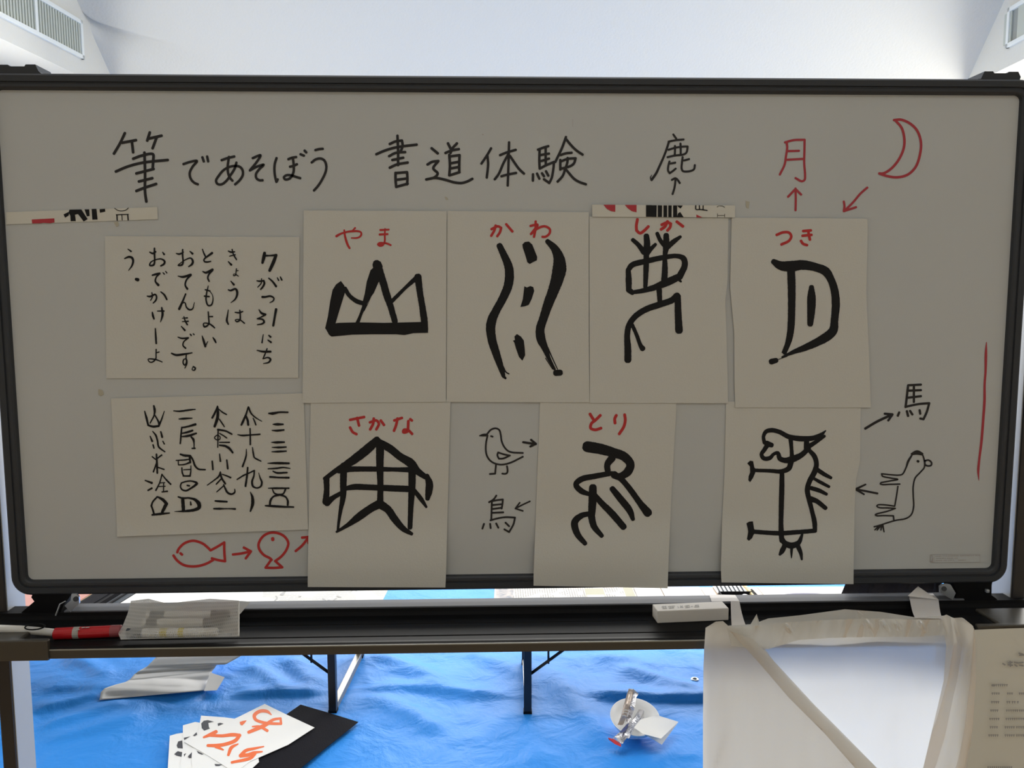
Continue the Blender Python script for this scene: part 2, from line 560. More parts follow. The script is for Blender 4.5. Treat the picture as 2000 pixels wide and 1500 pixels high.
structure('wall_back', [((WL, VB - .1, 0), (WR, VB - .1, 0), (WR, VB - .1, WB[2]), (WL, VB - .1, WB[2])),
                        ((WL, VB - .1, WB[3]), (WR, VB - .1, WB[3]), (WR, VB - .1, 3.0), (WL, VB - .1, 3.0)),
                        ((WL, VB - .1, WB[2]), (WB[0], VB - .1, WB[2]), (WB[0], VB - .1, WB[3]), (WL, VB - .1, WB[3])),
                        ((WB[1], VB - .1, WB[2]), (WR, VB - .1, WB[2]), (WR, VB - .1, WB[3]), (WB[1], VB - .1, WB[3]))],
          M['wall'])
def window(name, axis, c, a0, a1, z0, z1, nm):
    mb = MB()
    t = 0.03
    bars = [(a0, a1, z0, z0 + .05), (a0, a1, z1 - .05, z1)]
    for k in range(nm + 1):
        a = a0 + (a1 - a0) * k / nm
        bars.append((max(a0, a - .025), min(a1, a + .025), z0, z1))
    for (p, q, r, s) in bars:
        if axis == 'u':
            mb.box((c - t, p, r), (c + t, q, s), 0.0, RM)
        else:
            mb.box((p, c - t, r), (q, c + t, s), 0.0, RM)
    tag(mb.build(name, M['vent']), kind='structure')
window('window_1', 'u', WR, *WINR, 4)
window('window_2', 'u', WL, *WINL, 3)
window('window_3', 'v', VB - .1, *WB, 5)

# air vents in the bulkhead faces
def air_vent(u, sgn, v0, v1, z0, z1, pitch, width, divs, label):
    t = thing('air_vent', RM(u, (v0 + v1) / 2, z0), label, 'vent', 'air vents in the side bulkheads')
    def F(a, b, c): return RM(u + sgn * a, b, c)
    w = 0.028
    mb = MB()
    for (p, q, r, s) in ((v0, v1, z0, z0 + w), (v0, v1, z1 - w, z1), (v0, v0 + w, z0, z1), (v1 - w, v1, z0, z1)):
        mb.box((0.0, p, r), (0.02, q, s), 0.003, F)
    mb.build('frame', M['vent'], t)
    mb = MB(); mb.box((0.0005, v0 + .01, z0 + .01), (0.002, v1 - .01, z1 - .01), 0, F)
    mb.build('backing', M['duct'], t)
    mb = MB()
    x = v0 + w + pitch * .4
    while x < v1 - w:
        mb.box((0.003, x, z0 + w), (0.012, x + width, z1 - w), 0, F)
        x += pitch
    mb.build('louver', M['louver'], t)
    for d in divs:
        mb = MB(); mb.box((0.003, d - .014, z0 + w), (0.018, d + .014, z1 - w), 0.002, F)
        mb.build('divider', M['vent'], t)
air_vent(UL, 1, 2.9, 4.40, 3.028, 3.287, 0.030, 0.019, (3.86, 3.2), 'long white air vent with fine slats high on the left')
air_vent(UR, -1, 3.0, 4.22, 2.985, 3.235, 0.155, 0.085, (), 'white air vent with broad slats high on the right')

# ------------------------------------------------------------------ whiteboard on its stand
wb = thing('whiteboard', (0, 0.03, 0), 'large white writing board in a dark frame on a wheeled stand', 'whiteboard')
IX, IZ0, IZ1 = 0.8725, 0.920, 1.765
def rrect(x0, z0, x1, z1, r, n=8):
    out = []
    for cx, cz, a0 in ((x1 - r, z1 - r, 0), (x0 + r, z1 - r, 90), (x0 + r, z0 + r, 180), (x1 - r, z0 + r, 270)):
        for k in range(n + 1):
            a = math.radians(a0 + 90 * k / n)
            out.append((cx + r * math.cos(a), cz + r * math.sin(a)))
    return out
surf = MB()
surf.box((-IX - .006, 0, IZ0 - .006), (IX + .006, 0.012, IZ1 + .006))
board = surf.build('board_surface', M['board'], wb)
ring = []
W = 0.0255
for off, y, r in ((-0.0005, 0.0015, .010), (0.0015, -0.0065, .011), (0.004, -0.0085, .013), (0.0085, -0.0090, .017),
                  (0.0095, -0.0072, .018), (0.0115, -0.0072, .019), (0.0125, -0.0100, .020), (0.022, -0.0105, .029),
                  (0.0250, -0.0080, .032), (0.0258, -0.003, .033), (0.0258, 0.018, .033), (0.022, 0.022, .030), (-0.0005, 0.022, .010)):
    ring.append([(x, y, z) for x, z in rrect(-IX - off, IZ0 - off, IX + off, IZ1 + off, r)])
mb = MB()
n = len(ring[0])
for k in range(len(ring) - 1):
    mb.add(ring[k] + ring[k + 1], [(i, (i + 1) % n, n + (i + 1) % n, n + i) for i in range(n)])
frame = mb.build('board_frame', M['frame'], wb)
mb = MB(); mb.box((-IX, 0.013, IZ0), (IX, 0.018, IZ1)); mb.build('back_panel', M['frame'], wb)

for s in (-1, 1):
    mb = MB(); mb.box((s * 0.928 - .012, 0.0, 0.09), (s * 0.928 + .012, 0.063, 1.772), 0.003)
    post = mb.build('post', M['post'], wb)
    mb = MB(); mb.box((s * 0.9155 - .0012, 0.004, 0.10), (s * 0.9155 + .0012, 0.061, 1.765), 0.0005)  # thin pale plate that carries the painted sheen
    tag(mb.build('side_sheen', M['postside'], post), 'inner face of the post with its pale sheen painted in')
    mb = MB(); mb.box((s * 0.928 - .025, -0.29, 0.055), (s * 0.928 + .025, 0.36, 0.10), 0.006)
    foot = mb.build('foot', M['post'], wb)
    for y in (-0.25, 0.32):
        mb = MB()
        mb.tube([(s * 0.928 - .012, y, 0.026), (s * 0.928 + .012, y, 0.026)], 0.026, 16)
        mb.tube([(s * 0.928, y, 0.026), (s * 0.928, y, 0.06)], 0.006, 8)
        mb.build('caster', M['black'], foot)

def px_prism(V, s, y, depth):
    ox, oy, z = V
    pts = [ony(ox + a / z, oy + b / z, y) for a, b in [tuple(float(c) for c in p.split(',')) for p in s.split()]]
    mb = MB()
    mb.prism(pts, (0, depth, 0))
    return mb
W1, W2 = (0, 1100, 7.692), (1740, 1100, 7.692)
px_prism((0, 0, 4), '-120,505 60,505 75,518 190,518 200,503 275,503 300,555 320,572 320,600 -120,600', 0.0, 0.05).build('top_clamp', M['frame'], wb)
px_prism((1860, 0, 6.82), '345,1050 380,1050 430,950 545,950 560,975 735,975 755,955 880,955 912,1025 895,1075 345,1075', 0.0, 0.05).build('top_clamp', M['frame'], wb)
hb = px_prism(W1, '495,440 1085,440 1040,520 960,620 900,760 880,960 170,960 130,905 380,690 515,575 470,515', -0.006, 0.045).build('hinge_bracket', M['black'], wb)
mb = MB(); mb.tube([ony(109, 1202, -.010), ony(117, 1180, -.010), ony(128, 1174, -.008)], [.0015, .0012, .0010], 8)
mb.build('bracket_glint', M['chrome'], hb)  # thin bright tube added as the glint on the bracket
hb = px_prism(W2, '925,270 1530,250 1515,330 1512,480 1700,620 1880,735 1900,770 1250,940 1000,830 960,560 1000,440', -0.006, 0.045).build('hinge_bracket', M['black'], wb)
mb = MB(); mb.box(ony(1928, 1154, -.010) - .003, ony(1928, 1154, -.010) + .003, 0.001); mb.build('bolt', M['chrome'], hb)
l = px_prism(W1, '1075,462 1150,462 1185,510 1190,560 1190,605 1060,735 970,640 1010,600 1060,560', -0.016, 0.004).build('latch_plate', M['chrome'], wb)
mb = MB(); mb.tube([ony(148, 1170, -.019), ony(148, 1170, -.012)], .0045, 12); mb.build('bolt', M['frame'], l)
l = px_prism(W2, '740,440 735,350 775,320 850,315 900,325 975,450 930,550 820,490 770,440', -0.016, 0.004).build('latch_plate', M['chrome'], wb)
mb = MB(); mb.tube([ony(1844, 1150, -.019), ony(1844, 1150, -.012)], .0045, 12); mb.build('bolt', M['frame'], l)

# rail and pen tray
TZ = 0.848                                   # tray floor
xl, xr = onz(132, 1188, .865)[0], onz(1868, 1160, .865)[0]
mb = MB(); mb.box((xl, -0.010, 0.8622), (xr, 0.027, 0.865), 0.0008)
tag(mb.build('tray_rail', M['alu'], wb), 'silver rail behind the pen tray')
TX0, TX1 = -0.945, 0.945
prof = [(0.026, .8618), (-0.0095, .8618), (-0.0108, .856), (-0.014, .850), (-0.030, TZ), (-0.045, TZ), (-0.046, TZ - .0015), (-0.049, TZ - .0015), (-0.050, TZ),
        (-0.098, TZ), (-0.099, TZ - .0015), (-0.102, TZ - .0015), (-0.103, TZ), (-0.119, TZ + .0005), (-0.128, TZ + .0018), (-0.1345, TZ + .001),
        (-0.1345, .836), (0.026, .836)]
mb = MB()
k = len(prof)
mb.add([(TX0, y, z) for y, z in prof] + [(TX1, y, z) for y, z in prof],
       [(i, (i + 1) % k, k + (i + 1) % k, k + i) for i in range(k)] + [tuple(range(k)), tuple(reversed(range(k, 2 * k)))])
tray = mb.build('pen_tray', M['black'], wb)
mb = MB(); mb.box((TX0, -0.1385, .8335), (TX1, -0.1340, .8490), 0.0012)
tag(mb.build('tray_lip', M['lip'], tray), 'bronze front lip of the tray')
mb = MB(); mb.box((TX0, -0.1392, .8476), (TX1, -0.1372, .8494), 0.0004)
mb.build('lip_highlight', M['edge'], tray)  # strip added as the bright highlight line on the lip's top edge
zc = ony(50, 1250, -.1400)[2]
zr1, zr0 = ony(1950, 1221, -.1425)[2], ony(1950, 1230, -.1425)[2]
for x0, x1, e0, e1, yb, zb, zt in ((-0.985, ony(95, 1265, -.14)[0], -0.985, ony(34, 1250, -.14)[0], -.098, .832, zc), (ony(1907, 1240, -.14)[0], 0.985, ony(1957, 1225, -.14)[0], 0.985, -.062, zr0, zr1)):
    mb = MB(); mb.box((x0, -0.1425, zb), (x1, -0.1330, zt), 0.0025)
    mb.box((e0, -0.1405, zb), (e1, yb, zt - .0015), 0.003)
    mb.build('tray_end_cap', M['lip'], wb)

# ------------------------------------------------------------------ marker writing on the board
A, B, C, D = (0, 0, 4), (500, 0, 4), (1000, 0, 4), (1500, 0, 4)
B2, C2, D2 = (500, 375, 4), (1000, 375, 4), (1500, 375, 4)
A3, B3, C3, D3 = (0, 750, 4), (500, 750, 4), (1000, 750, 4), (1500, 750, 4)
T1, T2, T3, T4, T5 = (340, 260, 6.25), (900, 250, 7.692), (1260, 250, 10.71), (1490, 250, 5.882), (920, 820, 6.522)
def on_board(u, v):
    p = ony(u, v, 0.0)
    return p + (CAM - p) * 0.00035
FUDE = '''975,1040 940,1115 890,1200|955,1115 1062,1095|1030,1105 1040,1190|1170,1035 1150,1098|1165,1082 1262,1060|
 1225,1070 1192,1158|1128,1192 1133,1350 1133,1500 1143,1575|1040,1240 1110,1215 1195,1205 1197,1250 1193,1308|
 905,1340 1000,1300 1120,1270 1310,1250|1065,1355 1200,1320|1085,1418 1190,1392|1065,1492 1120,1470 1220,1437'''
DE = '''115,378 200,350 280,340 225,410 190,490 205,560 245,605 290,625|345,295 362,345|403,285 416,345'''
AA = '''580,330 650,305 735,285|670,290 655,400 660,490 685,550 712,580|
 760,360 740,430 690,510 640,580 580,625 530,620 512,580 545,520 600,455 670,415 740,400 800,410 835,450 838,510 800,575 745,625'''
i = Ink(on_board)
i.view(A, 22, FUDE)
i.view(T1, 31, DE).view(T1, 31, AA)
i.view(T1, 31, '''960,305 1055,270 1010,350 925,455|925,455 1010,410 1095,385 1040,440 1000,500 1005,550 1040,575 1080,575|
 1250,305 1228,380 1225,460 1235,540 1250,595|1250,592 1265,565|1395,318 1440,300 1490,292|1415,410 1455,400 1500,380|
 1450,300 1460,400 1458,470 1440,520 1400,560 1355,565 1340,540 1370,515 1430,515 1490,535 1540,550|1543,258 1585,275|1593,213 1613,235|
 1725,207 1770,195 1815,192|1680,358 1730,320 1790,310 1835,335 1858,400 1850,470 1810,560 1760,640 1708,700''')
tag(i.build('title_writing', M['marker'], board), 'first black marker title of six characters')
i = Ink(on_board)
i.view(B, 21, '''1105,1060 1110,1180 1110,1290|1045,1125 1090,1105 1140,1098|1140,1098 1145,1140 1130,1185|940,1205 1010,1175 1100,1150 1255,1130|
 1040,1220 1090,1195 1165,1188|1065,1250 1150,1232|1045,1310 1100,1285 1185,1270|1090,1350 1090,1400 1095,1460|1090,1352 1180,1345|1180,1345 1183,1400 1180,1440|
 1095,1405 1175,1395|1095,1460 1185,1435|
 1372,1158 1420,1198|1340,1285 1375,1265 1425,1258|1425,1258 1385,1315 1420,1355 1395,1385 1330,1402|1330,1402 1400,1390 1480,1405 1550,1425 1605,1430 1650,1418 1690,1397|
 1500,1120 1520,1160|1570,1120 1530,1165 1520,1195|1480,1195 1530,1175 1585,1165|1510,1210 1515,1290 1510,1370|1515,1222 1590,1212|1590,1212 1588,1280 1588,1345|
 1525,1275 1580,1265|1525,1315 1580,1305|1512,1370 1590,1345''')
i.view(T2, 38, '''455,305 400,400 310,535|400,420 410,540 390,745|725,215 720,400 715,600 705,865|590,408 680,370 825,328|710,400 640,530 570,690 510,770|
 740,420 820,540 880,620 950,685|610,725 700,700 830,675|1160,325 1240,295 1315,272|1185,330 1180,480 1185,605|1275,300 1275,420 1278,560|1200,405 1325,385|
 1210,495 1325,460|1185,610 1280,560 1400,510|1400,510 1390,620 1365,750 1330,825|1330,825 1250,770|1085,695 1083,790|1145,685 1180,760|1220,680 1250,725|1280,650 1315,715|
 1580,135 1520,300 1420,510|1585,170 1650,250 1730,330 1830,400|1500,405 1580,380 1665,372|1495,480 1495,550 1495,625|1510,500 1600,465 1725,455|
 1725,455 1700,530 1650,570 1510,610|1605,450 1600,520 1570,610 1530,720 1455,805|1560,600 1620,670 1700,760 1780,810 1880,845''')
tag(i.build('title_writing', M['marker'], board), 'second black marker title of four dense characters')
i = Ink(on_board).view(T3, 44, '''590,135 650,220|490,285 640,255 805,240|495,300,48 440,470,48 390,600,48 300,800,50 230,950,52 135,1085,56|125,1080,24 112,1040,24 140,980,12|
 490,455 620,415 780,390 890,385|890,385 885,440 860,520 800,555 700,570|470,610 600,580 720,565|625,375 625,480 620,560|740,325 745,430 745,550|
 510,700 485,800 480,890 515,945|515,945 580,900 640,850|520,745 630,725|785,610 770,730 765,850 790,900 880,910 980,890 1025,860 1040,775|810,680 920,650|
 575,1380 610,1270 630,1150 635,1060|560,1085 635,1050 680,1085 725,1150''')
tag(i.build('deer_kanji', M['marker'], board), 'black deer character with an arrow under it')
i = Ink(on_board).view(T4, 26, '''255,165 350,140 480,135|480,135 478,250 475,400 485,540 480,595 450,612 375,575|275,175 280,220 265,330 250,420 195,535|
 280,265 415,262|270,365 460,355|375,945 378,820 375,695|290,790 375,700|375,700 440,765''')
tag(i.build('moon_kanji', M['redboard'], board), 'red moon character with an arrow under it')
i = Ink(on_board).view(D, 20, '''985,938 1040,935 1110,965 1165,1020 1195,1110 1185,1220 1150,1310 1090,1365 1010,1385 930,1375 870,1355|
 1000,945 1045,1000 1065,1080 1060,1160 1020,1250 960,1320 900,1355 870,1355''').view(T4, 26, '1200,685 1120,755 1040,850 935,955|930,845 938,900 930,955|930,955 1070,910')
tag(i.build('moon_drawing', M['redboard'], board), 'red crescent moon drawing with an arrow')
i = Ink(on_board).view(D3, 18, '1707,-325,6 1703,-240,20 1700,-100,18 1693,0,18 1692,130,20 1683,260,20 1668,450,20 1652,580,18 1643,680,18 1648,752,4')
i.build('red_line', M['redboard'], board)
i = Ink(on_board).view(A3, 20, '''1385,1315 1395,1290 1440,1245 1510,1225 1580,1245 1620,1275 1645,1300|1645,1300 1700,1270 1752,1238|1752,1238 1752,1300 1758,1385|1758,1385 1700,1375 1655,1362|
 1355,1340 1380,1375 1430,1412 1490,1425 1560,1420 1620,1400 1665,1375|1410,1323 1422,1333|1820,1332 1880,1325 1960,1308|1905,1278 1960,1308|1960,1308 1920,1362''')
tag(i.build('fish_drawing', M['redpaper'], board), 'red fish facing left with an arrow')
i = Ink(on_board).view(B3, 20, '''120,1372 75,1435|75,1435 140,1437 205,1432|205,1432 150,1383|150,1383 200,1345 240,1290 252,1240 220,1190 160,1163 100,1165 50,1195 20,1250 25,1290 60,1335 110,1362 122,1374|
 130,1208,26 131,1216,26|310,1305 360,1262 405,1205|360,1200 410,1195|411,1195 411,1243''')
tag(i.build('fish_drawing', M['redpaper'], board), 'red round fish standing on its tail with an arrow')
i = Ink(on_board).view(T5, 23, '''110,203,16 150,195,34 200,193,38|205,180 255,125 315,108 360,130 378,190 390,270 420,340 470,395 530,415 600,420 660,422|
 210,200 192,290 188,380 200,450 235,510 290,550 370,570 450,562 530,535 600,500 660,470|345,415 335,450 355,495|355,495 410,492 495,455|495,455 420,440 345,415|
 255,208 275,214|318,575 312,630 308,682|308,685 240,690|458,590 465,640 460,675 435,688 398,685|665,285,30 750,298,30 825,308,30|765,255,28 825,305,30|825,305,30 755,340,28''')
tag(i.build('bird_drawing', M['marker'], board), 'black outline of a small bird with an arrow')
i = Ink(on_board).view(T5, 24, '''322,965 290,1010 230,1050|232,1045 320,1025 405,1015|405,1015 400,1070 390,1130|265,1050 262,1150 258,1270|275,1085 385,1075|280,1135 390,1120|275,1185 410,1178|
 248,1280 340,1255 440,1240 560,1245|560,1245 540,1330 485,1430|485,1430 425,1395|165,1325 145,1385|243,1325 250,1380|320,1320 348,1375|440,1310 485,1355|
 750,1038,20 650,1085,20 565,1130,20|620,1055,20 565,1130,20|565,1130,20 660,1160,20''')
tag(i.build('bird_kanji', M['marker'], board), 'black bird character with an arrow')
i = Ink(on_board).view(D3, 12, '''1125,547,20 1165,535,36 1203,547,24|1125,555,13 1095,605,18 1080,650,13 1050,705,12 1020,712,12 950,708,12 888,702,12|888,702 893,718 960,735 1015,745 950,758 885,770|885,770 876,780 895,786 950,784 1030,782|
 1015,800 1005,870 990,955|990,955 920,945 858,945 850,955 870,966 930,968 995,972|995,972 930,995 850,1015 838,1022 850,1029 900,1028 980,1030|980,1030 983,1060|
 1205,545 1220,590 1222,650 1190,690 1150,735 1135,800 1135,870 1138,960 1120,1020 1080,1050 1000,1065 930,1085 870,1105 830,1115|1225,600,14 1255,595,14 1278,615,14 1275,635,14 1250,640,14 1228,630,14 1225,600,14|
 1170,603,20 1174,605,20|870,1105,14 835,1140,10|880,1105,16 852,1142,10|887,1105,14 882,1142,10|895,1100,16 907,1155,10''')
tag(i.build('horse_drawing', M['marker'], board), 'black outline of a long upright animal with a hat')
i = Ink(on_board).view(D3, 18, '''1095,10 1195,5|1095,10 1085,100 1075,180|1140,10 1140,140|1100,52 1195,48|1090,108 1195,95|1075,178 1170,158 1260,150|1260,150 1240,220 1215,275|1215,275 1190,270|
 1025,222 1015,248|1085,212 1095,250|1110,210 1128,238|1185,205 1190,232''')
tag(i.build('horse_kanji', M['marker'], board), 'black horse character')
i = Ink(on_board).view(D3, 18, '''760,348,20 850,295,20 970,238,20|912,232,18 972,238,20|972,238,20 940,285,18''')
tag(i.build('arrow', M['marker'], board), 'black arrow pointing up to the horse character')
i = Ink(on_board).view(D3, 16, '''
 855,855,16 780,840,16 685,822,16|762,785,14 685,822,18|685,822,18 750,862,14''')
tag(i.build('arrow', M['marker'], board), 'black arrow pointing left to the horse sheet')
Ink(on_board).view(T2, 15, '325,98 337,102').build('pen_mark', M['faint'], board)
Ink(on_board).view(C, 3, '473,930 474,990').build('pen_mark', M['faint'], board)
for s_ in ('192,760 200,762 203,770 197,774 192,771', '222,434 230,432 233,440 227,443', '868,384 873,385 876,390 871,391', '1456,392 1464,394 1462,408 1457,404'):
    Ink(on_board).blot((0, 0, 1), s_).build('adhesive_mark', M['residue'], board)
# maker's label in the lower right corner: a thin outline with lines of small type
V = (1800, 1060, 14.286)
mb = MB(); mb.prism([on_board(V[0] + a / V[2], V[1] + b / V[2]) for a, b in ((248, 335), (1632, 318), (1632, 545), (248, 552))], (0, -.0003, 0))
lab = mb.build('maker_label', M['board'], board)
def on_label(u, v):
    p = ony(u, v, -0.0009); return p
i = Ink(on_label).view(V, 9, '252,335 1630,322|252,335 252,552|252,552 1630,540|1630,322 1630,540|345,340 345,550')
for y, segs in ((378, ((390, 540), (590, 700), (740, 800), (820, 1030), (1080, 1280), (1300, 1460), (1500, 1610))), (440, ((410, 520), (560, 680), (720, 900), (930, 1000))), (500, ((400, 560), (620, 690), (740, 900), (1030, 1260)))):
    for a, b in segs:
        x = a
        while x < b:
            i.view(V, 20, '%f,%f %f,%f' % (x, y - (x - 300) * .02, x + 12 + random.random() * 20, y - (x - 300) * .02)); x += 46
i.view(V, 26, '290,350 295,400|310,430 300,520|270,520 320,545')
i.build('small_print', M['faint'], lab)
# ------------------------------------------------------------------ calligraphy sheets on the board
def make_yf(base, seed):
    def yf(x, z):
        t = min(1, max(0, (1.03 - z) / 0.105))
        t = t * t * (3 - 2 * t)
        w = noise.noise(Vector((x * 7 + seed, z * 5, seed))) * 0.0006
        return -(base + 0.0005 + w) * (1 - t) - (0.0125 + base + w * 2.0) * t
    return yf
def lerp_poly(pts, y):
    if y <= pts[0][1]:
        a, b = pts[0], pts[1]
    else:
        for a, b in zip(pts, pts[1:]):
            if y <= b[1]: break
    t = (y - a[1]) / (b[1] - a[1])
    return a[0] + (b[0] - a[0]) * t
def sheet(name, label, left, right, base, seed, group=None, material=None, rows=36, cat='calligraphy sheet'):
    """left and right edges as pixel polylines from top to bottom"""
    yf = make_yf(base, seed)
    L, Rr = [tuple(p) for p in left], [tuple(p) for p in right]
    c = onsurf((L[0][0] + Rr[0][0]) / 2, (L[-1][1] + Rr[-1][1]) / 2, yf)
    t = thing(name, c, label, cat, group)
    mb = MB()
    def fn(s, q):
        yl = L[0][1] + (L[-1][1] - L[0][1]) * q
        yr = Rr[0][1] + (Rr[-1][1] - Rr[0][1]) * q
        xl, xr = lerp_poly(L, yl), lerp_poly(Rr, yr)
        return onsurf(xl + (xr - xl) * s, yl + (yr - yl) * s, yf)
    mb.grid(fn, 24, rows)
    mb.build('sheet', material or M['paper'], t, smooth=True)
    def place(u, v):
        p = onsurf(u, v, yf)
        return p + (CAM - p) * 0.0003
    return t, place
GS = 'calligraphy sheets taped to the whiteboard'
J1, J2, J3 = (230, 480, 6), (330, 480, 6), (430, 480, 6)
t, pl = sheet('calligraphy_sheet', 'wide white sheet of small vertical black writing, upper left of the board',
              [(205, 461), (207.5, 739)], [(585, 463), (582.5, 738)], .0012, 1.3, GS)
i = Ink(pl)
i.view(J1, 20, '''118,38,10 155,65,22|80,150,14 130,130,26 165,140,28 180,175,26 165,235,20 125,290,8|215,392,34 233,398,42|
 375,75,16 410,90,24 445,70,18|430,30,20 430,100,22 432,180,20 420,225,24 375,230,20 385,195,16 440,165,14 510,155,18 550,185,24 540,215,24 505,235,20|525,75,12 543,100,24|
 405,345,18 440,335,26 490,325,26|490,325,22 450,370,18 440,415,20 475,460,30|530,315,12 545,332,16|560,300,12 575,318,14|
 345,590,14 380,595,24 440,570,20 455,600,20 445,640,20 415,672,14|400,550,14 405,600,14 385,640,12|505,540,14 545,575,22 575,630,20|
 405,780,16 412,820,26 425,858,18|465,765,12 540,765,20|515,725,18 525,800,28 515,850,20 500,895,8|440,970,14 445,1060,22 450,1145,20|
 450,1215,16 448,1270,14 445,1325,16 400,1365,16 370,1360,14 355,1330,14 430,1330,18 480,1345,14 520,1362,12|450,1255,14 485,1245,14''')
i.view(J2, 20, '''85,90,12 120,98,22 170,75,14|160,45,18 160,120,20 165,200,20 150,225,24 105,230,14 140,200,12 200,160,14 255,145,18 280,180,26 270,215,26 230,245,14|245,65,12 275,92,26|
 105,355,10 160,365,26 255,340,28|255,345,24 205,400,20 190,460,20 215,505,26|195,565,18 165,640,22 120,740,30|120,740,24 150,680,14 185,665,14 205,720,18 240,750,20 275,740,16 298,665,8|
 155,850,10 215,845,18|155,890,10 225,885,18|175,830,12 190,880,18 215,925,18|145,945,12 185,990,24|105,1070,12 150,1085,20 225,1080,22|225,1080,18 170,1130,16 165,1170,18 195,1200,20|
 248,1035,14 260,1050,18|285,1032,14 295,1042,14|30,1260,18 80,1280,26 180,1270,24 270,1255,14|205,1265,16 200,1310,16 205,1370,18 185,1400,18 165,1375,16 175,1330,16 205,1330,14 210,1380,14 185,1435,10|
 285,1415,16 310,1435,20 295,1460,18 270,1450,12 285,1415,12|392,40,12 410,90,18 430,130,18|505,85,28 450,125,22 410,160,18 415,185,20 450,190,20 490,182,14|
 395,300,12 430,315,26 510,280,30|510,285,26 465,340,20 455,380,20 470,415,20|460,470,10 440,560,18 435,640,18 460,700,20 495,695,20 515,640,14 510,580,10 485,540,10|425,515,16 480,530,18|415,590,18 470,595,18|
 460,775,16 465,850,18 465,920,18 415,950,22 405,910,14 460,910,16 505,935,20 535,962,16|470,830,14 510,830,18|388,1055,10 405,1110,26 425,1180,24|425,1175,18 455,1120,8|515,1075,12 535,1105,24 550,1135,16''')
i.view(J3, 20, '''95,62,14 130,75,22 170,70,14|110,122,12 175,105,16|140,42,14 155,100,16 190,160,18|95,185,12 130,222,26|190,270,14 185,310,12 180,345,14 155,350,12 160,330,10 190,340,12 215,358,10|190,295,10 212,290,10|
 125,415,12 160,455,26|95,515,14 120,525,22 180,505,24 200,550,28 180,620,20 125,668,8|95,750,10 85,820,18 78,880,24 95,920,18|175,780,14 220,785,20 265,770,14|230,755,16 235,820,18 230,870,20 195,890,18 175,870,12 225,865,14 285,908,16|
 520,85,34 510,140,40 495,200,28|530,115,26 580,115,18 655,110,30|655,110,34 625,190,40 580,290,34|430,410,14 460,415,20 510,410,22|510,408,22 518,440,24 500,480,22 475,510,18|485,385,12 480,440,14 440,485,12|
 570,380,16 615,420,22 655,475,26|670,375,12 685,405,18|705,365,14 722,400,20|495,600,28 530,600,24 590,590,22 630,615,18 620,645,16 580,668,8|455,750,12 485,790,26 530,805,26|530,808,22 470,840,14 435,855,16|435,855,14 500,865,22 515,895,26 490,915,20 435,925,12|
 655,745,30 640,830,26 622,935,26|505,1040,10 490,1135,18|570,1050,16 590,1068,24|560,1105,14 595,1130,24|432,1225,12 500,1240,24 590,1240,26|550,1205,14 525,1270,16 500,1325,12|500,1325,12 560,1310,18 590,1330,24 570,1365,20 505,1380,8''')
i.build('brush_writing', M['ink'], t)

K1, K2, K3 = (270, 780, 6.25), (360, 780, 6.25), (440, 780, 6.522)
t, pl = sheet('calligraphy_sheet', 'wide white sheet covered with five columns of ancient glyphs, lower left',
              [(217, 778), (229, 1048)], [(593, 768), (602, 1034)], .0011, 2.9, GS)
i = Ink(pl)
i.view(K1, 20, '''78,145,14 100,225,26 120,310,24|120,315,24 180,332,28 250,325,28|250,325,26 290,230,18 318,145,10|190,80,22 200,130,30 195,190,20 145,290,16|200,190,16 245,270,22 255,310,22|
 175,390,12 215,440,22 235,510,22 250,580,22 325,640,16|145,450,14 170,510,26|180,555,18 192,595,18|275,395,18 292,460,26|300,510,14 318,545,18|222,670,22 228,780,24 232,900,22|170,700,16 215,735,16|215,735,16 285,680,20|225,770,18 205,830,18 185,885,18|240,830,16 315,855,16|
 85,990,16 165,1020,30|120,1110,22 165,1085,24|290,915,18 260,1020,16 215,1110,20|295,925,14 345,985,20 395,1035,22|260,1022,12 325,1015,12|250,1065,12 330,1060,12|310,1020,14 308,1120,14|290,1130,16 355,1122,20|
 230,1190,20 175,1255,22 160,1300,24|160,1300,24 175,1340,24 190,1390,24|235,1190,20 300,1225,36 345,1275,40|345,1275,40 310,1340,40 290,1385,30|170,1410,22 250,1400,30 380,1388,18''', .15)
